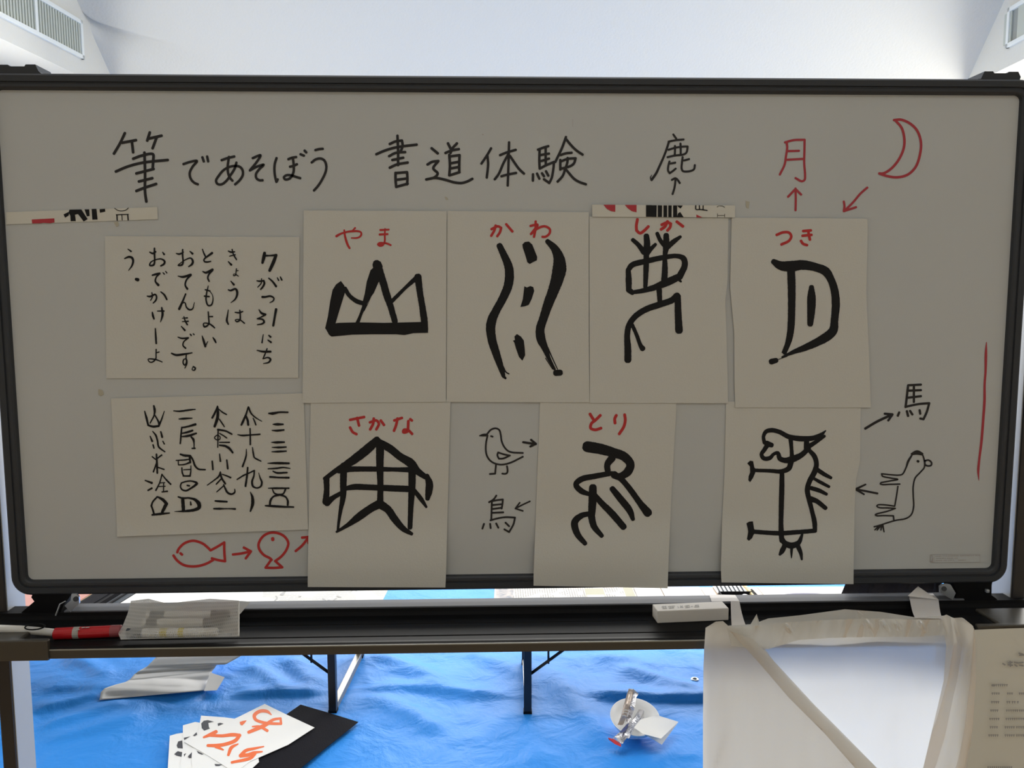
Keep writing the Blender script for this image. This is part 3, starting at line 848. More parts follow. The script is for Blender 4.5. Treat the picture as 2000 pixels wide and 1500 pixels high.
i.view(K2, 20, '''-130,140,14 -60,145,20 60,130,22 135,122,12|-65,240,14 0,235,26 95,230,12|-32,340,16 -40,430,22 -50,540,18|-30,345,20 30,335,22 135,305,30|-30,415,16 40,400,26 100,380,24|-30,455,14 50,445,30 145,415,22|85,460,22 110,490,28 118,540,16 118,595,14|95,598,18 130,598,20|
 -48,670,22 0,685,30 70,690,28|70,690,28 100,730,22 130,810,24 170,850,22 255,858,18|-100,745,14 0,740,18 60,732,16|-70,800,14 0,795,18 70,770,24|-75,750,12 -72,800,14|65,700,26 72,770,24|-30,835,16 -25,900,18 -10,930,16|-10,860,12 75,855,14|80,810,12 78,880,16 70,935,18|-15,935,18 70,935,22|
 -35,1020,18 -48,1060,18 -30,1100,20 20,1115,22 80,1085,24 130,1050,28 155,1025,30 100,1000,20 30,1000,18 -35,1020,16|35,1050,20 60,1055,22|-75,1190,18 -30,1205,24 60,1205,22 130,1225,34 180,1280,48 175,1325,44 120,1350,36 0,1365,26 -60,1368,16 -120,1370,6|-20,1210,38 -15,1290,44 -10,1360,40|75,1250,14 80,1285,24|
 405,80,12 380,150,24 340,225,24|405,90,22 410,170,34 400,240,36 370,330,30|420,120,12 470,160,18 515,185,16|425,240,14 460,290,18 488,335,14|410,370,26 500,385,22 580,425,20|412,380,16 410,480,16 408,585,14|430,415,14 480,445,16 518,472,14|430,525,14 550,525,18|430,560,20 500,570,28 550,600,30 590,650,22|
 405,435,14 375,455,14 370,475,14 400,495,14 435,485,14 435,455,12 405,435,12|430,665,12 440,755,22|340,755,20 348,855,22|518,740,18 530,845,24|440,885,16 420,940,22 360,990,16 280,1048,12|440,895,20 455,960,24 500,1030,22|465,915,14 520,935,18 565,955,20|445,975,18 390,1035,18|485,1050,16 440,1090,16 395,1130,12|
 480,1040,16 500,1090,22 530,1140,26 575,1158,24 615,1135,20 615,1095,10|378,1240,20 440,1245,26 520,1250,22|360,1335,20 430,1335,26 490,1335,16 560,1335,16 620,1338,24''', .15)
i.view(K3, 20, '''292,95,16 265,190,24 230,270,28 205,325,24|295,100,24 330,180,20 390,235,16 465,280,10|265,215,24 285,270,28 292,325,28|355,240,14 375,285,20 390,325,18|155,448,8 210,460,22 300,455,20 440,445,20|315,372,18 318,470,20 318,575,20|268,635,10 265,720,20 240,800,22 220,855,24|
 345,612,12 355,680,20 370,740,18 410,765,20 455,788,14|285,870,22 275,980,24 258,1105,26|150,1020,16 240,965,20 300,940,18 370,905,18|370,905,18 365,970,20 340,1050,26 355,1110,26 400,1128,20 450,1110,22 465,1060,26 440,990,16 425,935,8|318,1178,8 345,1250,34 348,1330,40 320,1425,20|
 555,178,20 600,180,34 680,165,24 795,165,22|605,318,10 650,318,32 735,318,22|595,395,12 660,398,28 745,390,22|585,548,8 650,548,30 750,545,22|595,612,10 680,612,26 775,608,18|590,668,10 670,665,26 775,660,18|540,815,10 650,812,30 810,815,26|545,885,14 640,880,22 740,868,20 825,880,12|
 608,915,16 650,935,24 785,933,22|570,988,26 680,995,22 808,998,26|548,1132,12 640,1132,24 810,1132,20|600,1145,14 625,1195,20 690,1215,24 740,1200,20 765,1150,24|690,1215,30 610,1240,22 575,1290,28 568,1350,26|700,1215,28 770,1245,22 795,1290,26 795,1345,26|510,1355,18 600,1360,30 740,1368,26 870,1372,20''', .15)
i.build('brush_writing', M['ink'], t)

T6, T7, T8 = (640, 420, 12.5), (940, 460, 5.172), (1440, 820, 5.172)
t, pl = sheet('calligraphy_sheet', 'tall white sheet with a black brushed three-peaked mountain glyph',
              [(593, 411), (591, 787)], [(872.5, 412.5), (871, 785)], .0034, 4.1, GS)
Ink(pl).view(T6, 50, '''215,515,62 300,465,52 400,430,45 500,405,50 620,395,55 740,395,50 810,420,45 820,480,50 770,540,45 700,560,42 580,560,32|405,370,42 420,500,50 450,620,55 490,730,55 535,810,48|670,315,45 610,375,35|
 1285,365,50 1490,355,45|1270,475,55 1460,465,50|1400,335,35 1395,500,45 1390,650,45 1340,745,40 1270,755,40 1220,715,40 1270,680,45 1380,685,45 1450,695,50 1540,735,45|1250,715,60 1330,715,66''').build('red_reading', M['redpaper'], t)
i = Ink(pl)
i.blot(B2, '540,1065 562,970 580,850 598,765 625,722 663,695 690,730 695,785 672,860 650,930 622,1025 560,1085|540,1060 580,1035 640,1022 800,1018 1000,1022 1150,1022 1300,1015 1340,1060 1345,1100 1250,1098 1190,1112 1160,1118 1050,1108 900,1112 750,1115 640,1118 590,1130 570,1115 590,1100|915,545 930,533 950,531 975,545 990,580 975,680 955,710 920,790 890,830 860,890 845,900 830,870 850,790 865,700 895,610 918,590')
i.view(B2, 20, '695,755,34 730,810,32 790,855,36 840,870,36|860,880,14 830,950,8 805,1025,6|845,880,24 815,960,18 790,1020,24|875,870,5 845,930,4|905,800,6 870,880,4|945,570,70 985,680,58 1020,800,58 1050,890,50 1085,1010,46|1045,870,30 1100,815,30 1170,745,28 1255,670,40|1265,665,58 1280,780,50 1300,900,50 1315,1010,54 1322,1080,46', .10)
i.build('brush_glyph', M['ink'], t)

t, pl = sheet('calligraphy_sheet', 'tall white sheet with a black brushed river glyph of two wavy lines',
              [(873.5, 412), (872, 785)], [(1150, 414.5), (1150, 650), (1151.5, 786)], .0024, 5.7, GS)
Ink(pl).view(B2, 20, '1840,290 1890,268 1915,280|1915,280 1905,315 1885,345|1872,262 1862,300 1838,342|1955,252 2003,308').view(C2, 19, '185,230 183,290 172,350|145,265 200,255 170,300 148,328|148,328 200,285 255,268 295,290 292,325 260,350 238,350').build('red_reading', M['redpaper'], t)
i = Ink(pl)
i.view(T7, 60, '''185,105,62 230,200,72 275,310,86 285,400,92 270,510,90 215,640,84 150,760,84 105,860,96 95,960,94 110,1060,88 150,1190,80 190,1310,64 222,1410,42|215,1330,30 250,1380,14 280,1398,12|222,1420,34 245,1442,22|
 670,60,50 740,130,80 785,230,112 790,330,140 770,430,130 735,540,115 680,680,100 630,830,88 595,950,90 605,1050,92 638,1125,70 680,1235,40 740,1350,26|670,1130,16 710,1220,12 770,1350,10|650,1240,10 720,1350,8|755,1388,62 795,1385,62''', .06)
i.blot(T7, '415,90 440,65 480,60 515,90 535,140 545,205 565,215 562,250 520,270 490,288 465,270 445,200 420,125|435,512 460,525 495,510 525,520 535,560 510,640 480,700 440,715 395,722 420,640|320,1062 340,1055 335,1020 360,995 400,1020 430,1060 440,1150 443,1210 415,1265 380,1225 350,1140 335,1085')
i.build('brush_glyph', M['ink'], t)

t, pl = sheet('calligraphy_sheet', 'tall white sheet with a black brushed antlered deer glyph',
              [(1151, 423), (1152, 787)], [(1422.5, 425.5), (1421, 550), (1416.5, 587), (1418, 625), (1421, 725), (1422, 787.5)], .0024, 7.2, GS)
Ink(pl).view(C2, 23, '980,214 972,260 973,300|973,300 1000,322 1035,300 1065,270|1170,256 1215,238 1240,248|1240,248 1235,275 1215,300|1215,230 1195,270 1165,292|1288,232 1335,268').build('red_reading', M['redpaper'], t)
i = Ink(pl).view(C2, 46, '''945,375,32 985,410,36 1030,470,44|1050,345,44 1055,400,50 1050,470,52|1120,410,26 1080,450,36 1050,490,40|1050,470,44 1048,580,44 1042,740,34|1135,325,30 1160,380,32 1200,425,40|1205,340,44 1205,420,50 1195,500,36 1195,600,46 1190,690,50|
 1315,350,24 1260,390,40 1210,435,40|940,785,40 912,765,44|912,765,44 912,690,48 908,610,40|908,610,40 940,570,44 1050,540,44 1190,510,40 1290,500,36 1340,520,46 1350,570,48 1310,660,54|1310,660,54 1200,710,60 1100,750,46 1000,775,36 930,785,30|1310,690,24 1320,700,16|1150,765,44 1155,860,36|
 1290,815,60 1250,845,50 1150,880,50 1040,920,48 965,970,46 915,1040,46 900,1120,46 905,1220,54 905,1310,56|940,1040,30 975,1120,30 1005,1200,34 1020,1222,44|1295,830,50 1298,950,54 1305,1080,60''', .07)
i.build('brush_glyph', M['ink'], t)

t, pl = sheet('calligraphy_sheet', 'tall white sheet with a black brushed half moon glyph, upper right',
              [(1429, 425), (1426, 562), (1434, 650), (1434.5, 750), (1436, 796)], [(1694, 427), (1695, 447), (1692, 575), (1697, 687), (1701, 796)], .0024, 8.8, GS)
Ink(pl).view(D2, 21, '68,335 120,315 165,318 182,345 165,380 105,410|275,305 335,300|270,342 340,335|315,305 322,345 328,372|258,382 275,405 305,415').build('red_reading', M['redpaper'], t)
i = Ink(pl).view(D2, 60, '''45,545,44 100,575,70 180,580,84 270,570,76 380,590,66 450,620,70 490,680,60 520,770,62 530,880,64 520,1000,60 510,1080,70 460,1130,72 370,1180,62 280,1220,50 200,1250,34 110,1290,14|180,600,64 185,750,62 185,900,58 180,1050,56 165,1150,50 130,1255,34|
 110,1255,8 130,1200,6|28,1325,46 62,1316,40|70,1312,6 150,1285,4|340,745,40 340,820,66 338,920,64 330,1030,46''', .06)
i.build('brush_glyph', M['ink'], t)

t, pl = sheet('calligraphy_sheet', 'tall white sheet with a black brushed fish glyph like a roofed house',
              [(607, 780), (601, 1125), (601, 1146.5)], [(880, 780), (871, 1125), (870, 1147.5)], .0022, 10.1, GS)
Ink(pl).view(B3, 21, '735,280 845,258|790,265 800,305 805,325|735,340 755,375 785,392|890,300 940,285 960,310 940,355|920,270 915,310 892,355|975,285 1000,320|1080,285 1140,265|1105,270 1095,320 1078,365|1205,275 1218,285|1190,290 1188,340 1185,370 1150,378 1155,358 1190,362 1220,390').build('red_reading', M['redpaper'], t)
i = Ink(pl).view(B3, 50, '''945,440,60 880,500,72 780,580,70 690,640,56 620,680,40 540,740,36|965,460,60 1040,500,62 1130,570,60 1210,620,70 1260,680,56 1330,730,40|970,470,66 968,620,58 972,800,48 970,920,50|650,670,60 750,665,44 950,665,40 1080,668,34 1210,670,44|
 690,820,30 760,805,46 900,808,46 1060,815,50 1190,820,50|685,640,56 682,780,52 680,880,46 660,990,30 645,1090,22 640,1140,20|1220,630,60 1218,800,56 1210,950,44 1203,1120,38|550,740,48 552,830,44 545,920,54|555,925,60 600,890,40 660,855,34|
 1335,720,40 1355,780,58 1350,840,56 1340,895,36|1235,830,34 1290,900,36 1330,960,20|970,935,70 900,970,62 800,1040,60 720,1100,36 630,1155,18|970,940,70 1030,980,60 1080,1050,58 1150,1130,46 1215,1170,28''', .06)
i.blot(B3, '945,410 985,440 940,470 910,450')
i.build('brush_glyph', M['ink'], t)

t, pl = sheet('calligraphy_sheet', 'tall white sheet with a black brushed bird glyph of slanting wing strokes',
              [(1055, 782), (1042, 1125), (1042, 1144)], [(1321, 782), (1321, 800), (1311, 975), (1305, 1115), (1304, 1149)], .0012, 11.6, GS)
Ink(pl).view(C3, 23, '610,235 625,260 645,290|690,245 655,280 620,310 615,345 650,358 695,345|815,245 803,270 805,305|880,240 885,280 875,330 838,390').build('red_reading', M['redpaper'], t)
i = Ink(pl).view(C3, 50, '''590,490,86 680,505,84 790,535,76 880,570,70 925,630,66 900,690,66 840,720,50 780,700,40|780,580,60 745,630,50 750,690,46|760,700,40 650,720,44 540,745,46 500,785,44 540,835,46 600,860,34|800,710,60 850,740,46 920,820,46 1000,930,50 1060,1005,68|
 785,820,46 850,900,54 920,990,52 945,1055,32|640,860,40 700,930,48 780,1010,54 870,1115,52|632,810,60 630,900,64 622,1020,56|620,1010,36 540,1030,46 490,1080,56 510,1170,50 570,1245,36|620,1030,56 640,1110,50 700,1185,36''', .06)
i.build('brush_glyph', M['ink'], t)

t, pl = sheet('calligraphy_sheet', 'tall white sheet with a black brushed horse glyph standing upright, lower right',
              [(1418, 784), (1415, 925), (1410, 1025), (1408, 1112), (1409, 1137.5)], [(1681, 790), (1680, 900), (1672, 937), (1669, 1000), (1667, 1125), (1667, 1141)], .0012, 13.4, GS)
i = Ink(pl).view(T8, 46, '''275,230,40 265,170,36 290,120,42 340,105,46 420,120,46 520,170,50 640,190,56 760,185,50 840,155,44 893,110,12|880,165,30 800,220,40 720,270,50|540,200,46 548,290,38 552,370,44|700,210,52 700,290,56|300,240,60 345,255,50|
 310,245,50 275,300,44 245,350,40 270,390,44 330,385,42 370,345,34 410,335,40 430,390,50 490,410,56 560,395,70 640,360,56 720,290,50|545,420,56 520,490,54 450,520,46 330,515,38 180,510,36|452,530,46 450,700,54 445,880,52 442,1050,48 445,1140,54 450,1220,50|180,1130,44 300,1140,44 450,1145,48 600,1135,46 785,1120,44|
 720,300,40 780,370,50 800,450,50 775,540,56 730,620,52 708,710,52 725,800,50 755,920,44 780,1030,50 785,1110,44|810,505,46 880,550,42 945,585,32|770,590,30 840,630,36 925,675,30|750,690,44 830,715,42 900,750,32|740,800,60 800,820,50 890,890,44|
 450,1200,50 480,1245,56 550,1270,64 620,1240,50 655,1160,26|480,1270,50 450,1330,50 430,1360,26|550,1280,34 548,1340,24 548,1395,10|610,1270,50 640,1340,40 652,1410,20''', .06)
i.blot(T8, '100,440 130,412 160,418 172,480 190,500 180,540 160,585 130,630 112,610 115,570 130,530 128,470|92,1045 120,1028 158,1025 170,1100 195,1130 165,1160 150,1195 118,1222 98,1205 110,1130 105,1095')
i.build('brush_glyph', M['ink'], t)

# printed paper strips
def px(V, a, b): return (V[0] + a / V[2], V[1] + b / V[2])
L1, L2 = (10, 390, 6.452), (1150, 390, 6.667)
GP = 'printed paper strips across the whiteboard'
t, pl = sheet('paper_strip', 'long white paper strip with cut-off print and a red bar, left of the board',
              [px(L1, 12, 158), px(L1, 14, 312)], [px(L1, 1918, 92), px(L1, 1925, 246)], .0008, 15.5, GP, M['strip'], 6, 'paper strip')
Ink(pl).blot(L1, '335,250 620,235 622,285 570,297 480,292 450,298 340,300').build('red_print', M['redprint'], t)
Ink(pl).blot(L1, '735,185 810,150 800,200 755,228|810,125 960,122 975,170 820,200 800,160|875,125 960,122 1040,245 990,275|820,180 880,185 890,270 825,272|1000,122 1060,122 1065,205 1030,210|1090,118 1150,115 1165,250 1098,252|1190,120 1258,115 1262,150 1195,165').view(L1, 9, '1380,108 1420,135 1470,142 1520,132 1552,105|1400,190,12 1552,185,12|1408,190,16 1412,258,16|1470,190,10 1475,258,10|1545,188,16 1550,255,16').build('black_print', M['ink'], t)
t, pl = sheet('paper_strip', 'long white paper strip with cut-off black print over the deer sheet',
              [px(L2, 44, 65), px(L2, 46, 222)], [px(L2, 1905, 75), px(L2, 1903, 232)], .0044, 17.5, GP, M['strip'], 6, 'paper strip')
Ink(pl).blot(L2, '190,66 345,66 345,158 290,150 235,120|468,68 622,68 622,165 560,150 510,115|1400,193 1480,230 1402,232').build('red_print', M['redprint'], t)
Ink(pl).blot(L2, '745,70 805,70 805,205 830,205 828,72 885,72 882,225 745,222|898,72 955,74 952,225 898,225|972,74 1020,74 1020,226 972,226|1035,74 1080,74 1078,228 1035,228|1098,74 1150,74 1152,228 1098,228|1150,74 1225,77 1195,115 1165,95|1150,228 1160,180 1190,160 1235,228').view(L2, 15, '1393,78 1396,126 1450,128 1540,140|1440,78 1443,126|1490,80 1488,128').view(L2, 6, '1672,96 1690,80|1700,80 1745,85 1770,100|1675,206 1770,206|1676,182 1676,228|1770,186 1770,226').build('black_print', M['ink'], t)
# ------------------------------------------------------------------ things on and around the pen tray
def polygrid(rows, place, n):
    """surface through pixel rows; each row a list of pixel points resampled to n columns"""
    def fn(s, t):
        a = t * (len(rows) - 1); i0 = min(int(a), len(rows) - 2); f = a - i0
        def at(r):
            b = s * (len(r) - 1); j = min(int(b), len(r) - 2); g = b - j
            return np.array(r[j][:2]) * (1 - g) + np.array(r[j + 1][:2]) * g
        p = at(rows[i0]) * (1 - f) + at(rows[i0 + 1]) * f
        return place(p[0], p[1], s, t)
    return fn

# eraser
a, b = onz(1284, 1218, TZ), onz(1423, 1212, TZ)
ex = (b - a) / np.linalg.norm(b - a); ey = np.array([-ex[1], ex[0], 0]); L = np.linalg.norm(b - a)
t = thing('eraser', (a + b) / 2 + ey * .016, 'pale board eraser block lying on the pen tray', 'eraser')
F = lambda x, y, z: a + ex * x + ey * y + np.array([0, 0, z])
mb = MB(); mb.box((0.0, 0.0, 0.0005), (L, 0.034, 0.0225), 0.0015, F); mb.build('eraser_body', M['eraser'], t)
mb = MB(); mb.box((0.006, 0.003, 0.0), (L - .006, 0.031, 0.0012), 0, F); mb.build('felt_pad', M['cloth'], t)
i = Ink(lambda u, v: onz(u, v, TZ + .0228))
EV = (1270, 1120, 8)
i.view(EV, 9, '''180,520 250,515|190,545 260,540|200,510 215,550|240,510 245,545|280,515 380,508|290,540 370,532|310,508 320,545|350,505 355,540|430,512 440,535|470,505 510,530|505,505 470,532|
 540,508 610,500|550,532 620,522|575,500 580,532|640,515 660,512|700,498 705,525|750,492 755,520|700,498 755,492|690,522 760,515''')
i.build('printed_name', M['greyprint'], t)

# red marker on the left of the tray
def cyl(name, p0, p1, radii, material, parent=None, seg=18):
    mb = MB()
    k = len(radii)
    mb.tube([p0 + (p1 - p0) * f for f, _ in radii], [r for _, r in radii], seg)
    return mb.build(name, material, parent, smooth=False)
zr = TZ + .0098
m0, m1 = onz(106, 1238, zr), onz(238, 1232, zr)
t = thing('marker_pen', (m0 + m1) / 2 * np.array([1, 1, 0]) + np.array([0, 0, TZ]), 'fat red marker pen lying at the left end of the pen tray', 'pen')
cyl('barrel', m0, m0 + (m1 - m0) * .84, [(0, .0085), (.02, .0098), (1, .0098)], M['redplastic'], t)
cyl('cap', m0 + (m1 - m0) * .84, m1, [(0, .0102), (.9, .0100), (1, .0085)], M['capred'], t)
cyl('label_band', m0 + (m1 - m0) * .29, m0 + (m1 - m0) * .38, [(0, .0100), (1, .0100)], M['label'], t)
i = Ink(lambda u, v: onz(u, v, zr + .0101)); i.view((0, 1100, 7.692), 14, '1160,985 1180,975|1150,1000 1190,995|1230,970 1270,965|1290,968 1340,962'); i.build('printed_name', M['label'], t)

# white handle with a cord loop, poking in from the left
p0, p1 = onz(-30, 1228, TZ + .022), onz(110, 1236, TZ + .012)
t = thing('pointer_stick', p1, 'flat white plastic stick with a black cord loop, beside the red marker', 'stick')
mb = MB(); mb.tube([p0, (p0 + p1) / 2 + np.array([0, 0, .002]), p1], [.007, .0068, .0062], 12, True, 1.0); mb.build('shaft', M['whiteplastic'], t, True)
pc = onz(68, 1224, TZ + .026)
mb = MB(); mb.tube([pc + np.array([.016 * math.cos(q), .008 * math.sin(q), .002 * math.sin(q)]) for q in [2 * math.pi * k / 20 for k in range(21)]], .0012, 6); mb.build('cord_loop', M['black'], t, True)

# mesh pouch with marker pens inside
def pouch_y(v, off=0.0):
    f = (1246 - v) / (1246 - 1168)
    return -0.118 + 0.092 * f + off
NV = (200, 1130, 6.667)
mb = MB()
rows = [[px(NV, 370, 290), px(NV, 600, 262), px(NV, 850, 325), px(NV, 1100, 295), px(NV, 1400, 262), px(NV, 1780, 285)],
        [px(NV, 330, 450), px(NV, 900, 440), px(NV, 1780, 440)],
        [px(NV, 275, 590), px(NV, 900, 600), px(NV, 1775, 600)],
        [px(NV, 205, 715), px(NV, 900, 720), px(NV, 1775, 700)],
        [px(NV, 240, 795), px(NV, 900, 775), px(NV, 1760, 755)]]
def pouch_front(u, v, s, t_):
    bulge = 0.010 * math.sin(math.pi * min(1, max(0, s))) * math.sin(math.pi * min(1, max(0, t_))) + .002 * noise.noise(Vector((u * .02, v * .03, 1)))
    return ony(u, v, pouch_y(v, -bulge - .004))
t = thing('mesh_pouch', ony(350, 1246, -.115), 'see-through white mesh pouch of marker pens on the pen tray', 'pouch')
mb.grid(polygrid(rows, pouch_front, 40), 44, 26)
mb.build('front_net', M['net'], t, True)
mb = MB()
mb.grid(polygrid(rows, lambda u, v, s, t_: ony(u, v, pouch_y(v, .014)), 20), 20, 12)
mb.build('back_net', M['backnet'], t, True)
mb = MB()
mb.grid(polygrid([[px(NV, 1775, 290), px(NV, 1930, 300)], [px(NV, 1780, 400), px(NV, 1850, 395)], [px(NV, 1785, 465), px(NV, 1795, 460)]], lambda u, v, s, t_: ony(u, v, pouch_y(v, .012)), 4), 6, 6)
mb.build('corner_flap', M['bag'], t)
mb = MB(); mb.tube([pouch_front(*(px(NV, 1775, q)), 1, .5) for q in (300, 400, 500, 600, 700, 750)], .0012, 8); mb.build('seam', M['whiteplastic'], t, True)
def pen_in_pouch(name, label, x0, x1, yv, rad, parts):
    off = 0.004
    v0 = NV[1] + yv / NV[2]
    a = ony(NV[0] + x0 / NV[2], v0, pouch_y(v0, off)); b = ony(NV[0] + x1 / NV[2], v0 - 1.2, pouch_y(v0 - 1.2, off))
    t = thing('marker_pen', (a + b) / 2, label, 'pen', 'marker pens in the mesh pouch')
    for nm, f0, f1, rr, mt in parts:
        cyl(nm, a + (b - a) * f0, a + (b - a) * f1, [(0, rr * rad), (.04, rr * rad * 1.03), (.96, rr * rad * 1.03), (1, rr * rad * .95)], mt, t, 14)
pen_in_pouch('marker_pen', 'topmost marker pen in the mesh pouch, white with dark cap', 430, 1650, 475, .0062, (('barrel', .12, .82, 1, M['whiteplastic']), ('cap', .81, 1, 1.08, M['darkcase']), ('label_band', .16, .32, 1.02, M['slate'])))
pen_in_pouch('marker_pen', 'middle marker pen in the mesh pouch, black cap to the right', 420, 1560, 575, .0066, (('barrel', .1, .80, 1, M['whiteplastic']), ('cap', .79, 1, 1.08, M['darkcase']), ('label_band', .14, .27, 1.02, M['darkcase'])))
pen_in_pouch('marker_pen', 'lowest marker pen in the mesh pouch, with yellow print', 300, 1500, 705, .0072, (('barrel', .18, .86, 1, M['whiteplastic']), ('cap', 0.02, .19, 1.08, M['slate']), ('label_band', .38, .46, 1.02, M['yellow']), ('label_band', .58, .64, 1.02, M['yellow']), ('end_plug', .86, 1, .98, M['eraser'])))

# dark cloth hung behind the lower right of the board
mb = MB()
c0, c1, c2, c3 = ony(1668, 1100, .045), ony(1842, 1100, .045), ony(1842, 1185, .07), ony(1634, 1185, .07)
mb.grid(lambda s, q: (c0 * (1 - s) + c1 * s) * (1 - q) + (c3 * (1 - s) + c2 * s) * q + np.array([0, .006 * math.sin(s * 21) + .003 * math.sin(s * 47 + q), 0]), 50, 10)
bm_cloth = mb.build('cloth', M['cloth'], None, True)
tag(bm_cloth, 'dark grey cloth hanging behind the lower right edge of the board', 'cloth')
sol = bm_cloth.modifiers.new('thickness', 'SOLIDIFY'); sol.thickness = 0.002

# plastic bag hung from the rail with two tapes
BY = -0.158
def bag_y(u, v, amp=1.0):
    n = noise.noise(Vector((u * .012, v * .005, 3.1))) + .35 * noise.noise(Vector((u * .035, v * .012, 8.1)))
    rim = max(0, 1 - (v - 1205) / 60.0)
    return BY - 0.008 * amp * n - .006 * rim * math.sin(u * .05)
t = thing('plastic_bag', ony(1640, 1230, BY), 'milky clear plastic bag hanging open from the pen tray', 'bag')
back = [[(1378, 1226), (1412, 1213), (1422, 1222), (1470, 1219), (1500, 1208), (1560, 1202), (1650, 1190), (1720, 1195), (1790, 1206), (1850, 1202), (1900, 1222)],
        [(1374, 1300), (1500, 1300), (1640, 1300), (1780, 1300), (1907, 1290)],
        [(1373, 1400), (1500, 1400), (1640, 1400), (1780, 1400), (1901, 1400)],
        [(1373, 1500), (1500, 1500), (1640, 1500), (1780, 1500), (1889, 1500)],
        [(1372, 1760), (1500, 1760), (1640, 1760), (1780, 1760), (1880, 1760)]]
mb = MB(); mb.grid(polygrid(back, lambda u, v, s, q: ony(u, v, bag_y(u, v) + .006 - .003 * min(1, max(0, (1 - s) * s * 8))), 40), 60, 40)
mb.build('back_film', M['bag'], t, True)
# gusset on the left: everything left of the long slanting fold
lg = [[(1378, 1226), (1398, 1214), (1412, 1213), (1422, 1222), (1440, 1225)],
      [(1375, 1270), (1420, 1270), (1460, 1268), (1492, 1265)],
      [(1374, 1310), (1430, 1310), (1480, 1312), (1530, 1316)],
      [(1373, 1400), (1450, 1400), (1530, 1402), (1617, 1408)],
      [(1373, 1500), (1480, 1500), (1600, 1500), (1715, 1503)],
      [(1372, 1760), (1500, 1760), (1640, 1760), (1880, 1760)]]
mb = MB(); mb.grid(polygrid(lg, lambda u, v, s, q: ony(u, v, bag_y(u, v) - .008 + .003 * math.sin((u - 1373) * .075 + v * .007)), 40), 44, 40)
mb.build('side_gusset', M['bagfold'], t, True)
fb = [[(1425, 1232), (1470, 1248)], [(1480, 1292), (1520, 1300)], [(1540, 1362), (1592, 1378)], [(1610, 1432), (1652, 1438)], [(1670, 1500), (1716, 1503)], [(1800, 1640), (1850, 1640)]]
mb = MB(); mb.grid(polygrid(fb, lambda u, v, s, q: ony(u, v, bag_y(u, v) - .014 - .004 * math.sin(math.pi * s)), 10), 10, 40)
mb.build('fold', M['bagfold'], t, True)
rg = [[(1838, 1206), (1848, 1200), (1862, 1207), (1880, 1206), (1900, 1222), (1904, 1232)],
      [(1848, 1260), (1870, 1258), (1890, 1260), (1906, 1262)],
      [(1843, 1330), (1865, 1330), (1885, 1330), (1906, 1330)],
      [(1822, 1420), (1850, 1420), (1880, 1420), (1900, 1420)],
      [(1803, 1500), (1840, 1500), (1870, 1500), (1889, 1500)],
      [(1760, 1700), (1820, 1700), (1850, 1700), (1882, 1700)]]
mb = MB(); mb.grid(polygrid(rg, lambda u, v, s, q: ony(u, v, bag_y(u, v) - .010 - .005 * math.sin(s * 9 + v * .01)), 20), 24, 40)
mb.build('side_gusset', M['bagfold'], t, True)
rim = [[(1420, 1224), (1480, 1222), (1520, 1217), (1590, 1212), (1690, 1208), (1790, 1210), (1850, 1210)],
       [(1422, 1236), (1480, 1238), (1530, 1226), (1600, 1222), (1700, 1222), (1790, 1222), (1850, 1222)],
       [(1428, 1262), (1500, 1268), (1560, 1250), (1620, 1246), (1700, 1244), (1790, 1244), (1850, 1240)]]
def rim_y(u, v, s, q):
    k = sum(math.exp(-((u - a - .5 * (v - b)) / 4.0) ** 2 - ((v - b) / 9.0) ** 2) for a, b in ((1540, 1229), (1696, 1221), (1728, 1223), (1752, 1223), (1800, 1222)))
    v = v - 3 * k
    return ony(u, v, bag_y(u, v) - .012 + .003 * math.sin(u * .11) * (1 - q) + .0012 * math.sin(u * .21 + v * .06) - .007 * k)
mb = MB(); mb.grid(polygrid(rim, rim_y, 60), 220, 24)
mb.build('rim', M['bag'], t, True)
mb = MB(); mb.add([ony(1466, 1219, BY - .004), ony(1478, 1199, BY - .010), ony(1484, 1219, BY - .002), ony(1480, 1226, BY - .012)], [(0, 1, 3), (1, 2, 3)])
mb.build('peaked_fold', M['bag'], t)

def tape(label, top, hang, yend, flap=None):
    """top: four pixels on the rail; hang: four pixels of the part that drops towards the bag"""
    t = thing('tape_strip', onz(*top[0], .8655), label, 'tape', 'paper tapes holding the plastic bag')
    A_ = [onz(u, v, .8658) for u, v in top]
    mb = MB()
    mb.add(A_, [(0, 1, 2, 3)])
    a, b = [ony(u, v, -.0112) for u, v in hang[:2]]; c, d = [ony(u, v, yend) for u, v in hang[2:]]
    mb.grid(lambda s, q: (a * (1 - s) + b * s) * (1 - q) + (d * (1 - s) + c * s) * q - np.array([0, 0, .004 * math.sin(math.pi * q)]), 4, 14)
    mb.build('strip', M['tape'], t, True)
    if flap:
        mb = MB(); mb.add([ony(u, v, y) for u, v, y in flap], [(0, 1, 2)]); mb.build('loose_end', M['tape'], t)
tape('white paper tape on the rail beside the eraser', [(1385, 1161), (1436, 1162), (1444, 1174), (1390, 1175)], [(1427, 1174), (1444, 1174), (1456, 1220), (1429, 1222)], -.080)
tape('white paper tape with a turned-up end, at the bag\'s right', [(1776, 1160), (1822, 1159), (1833, 1171), (1776, 1171)], [(1777, 1171), (1833, 1171), (1840, 1208), (1787, 1207)], BY - .004,
     [(1773, 1164, -.010), (1793, 1145, .004), (1831, 1171, -.0118)])

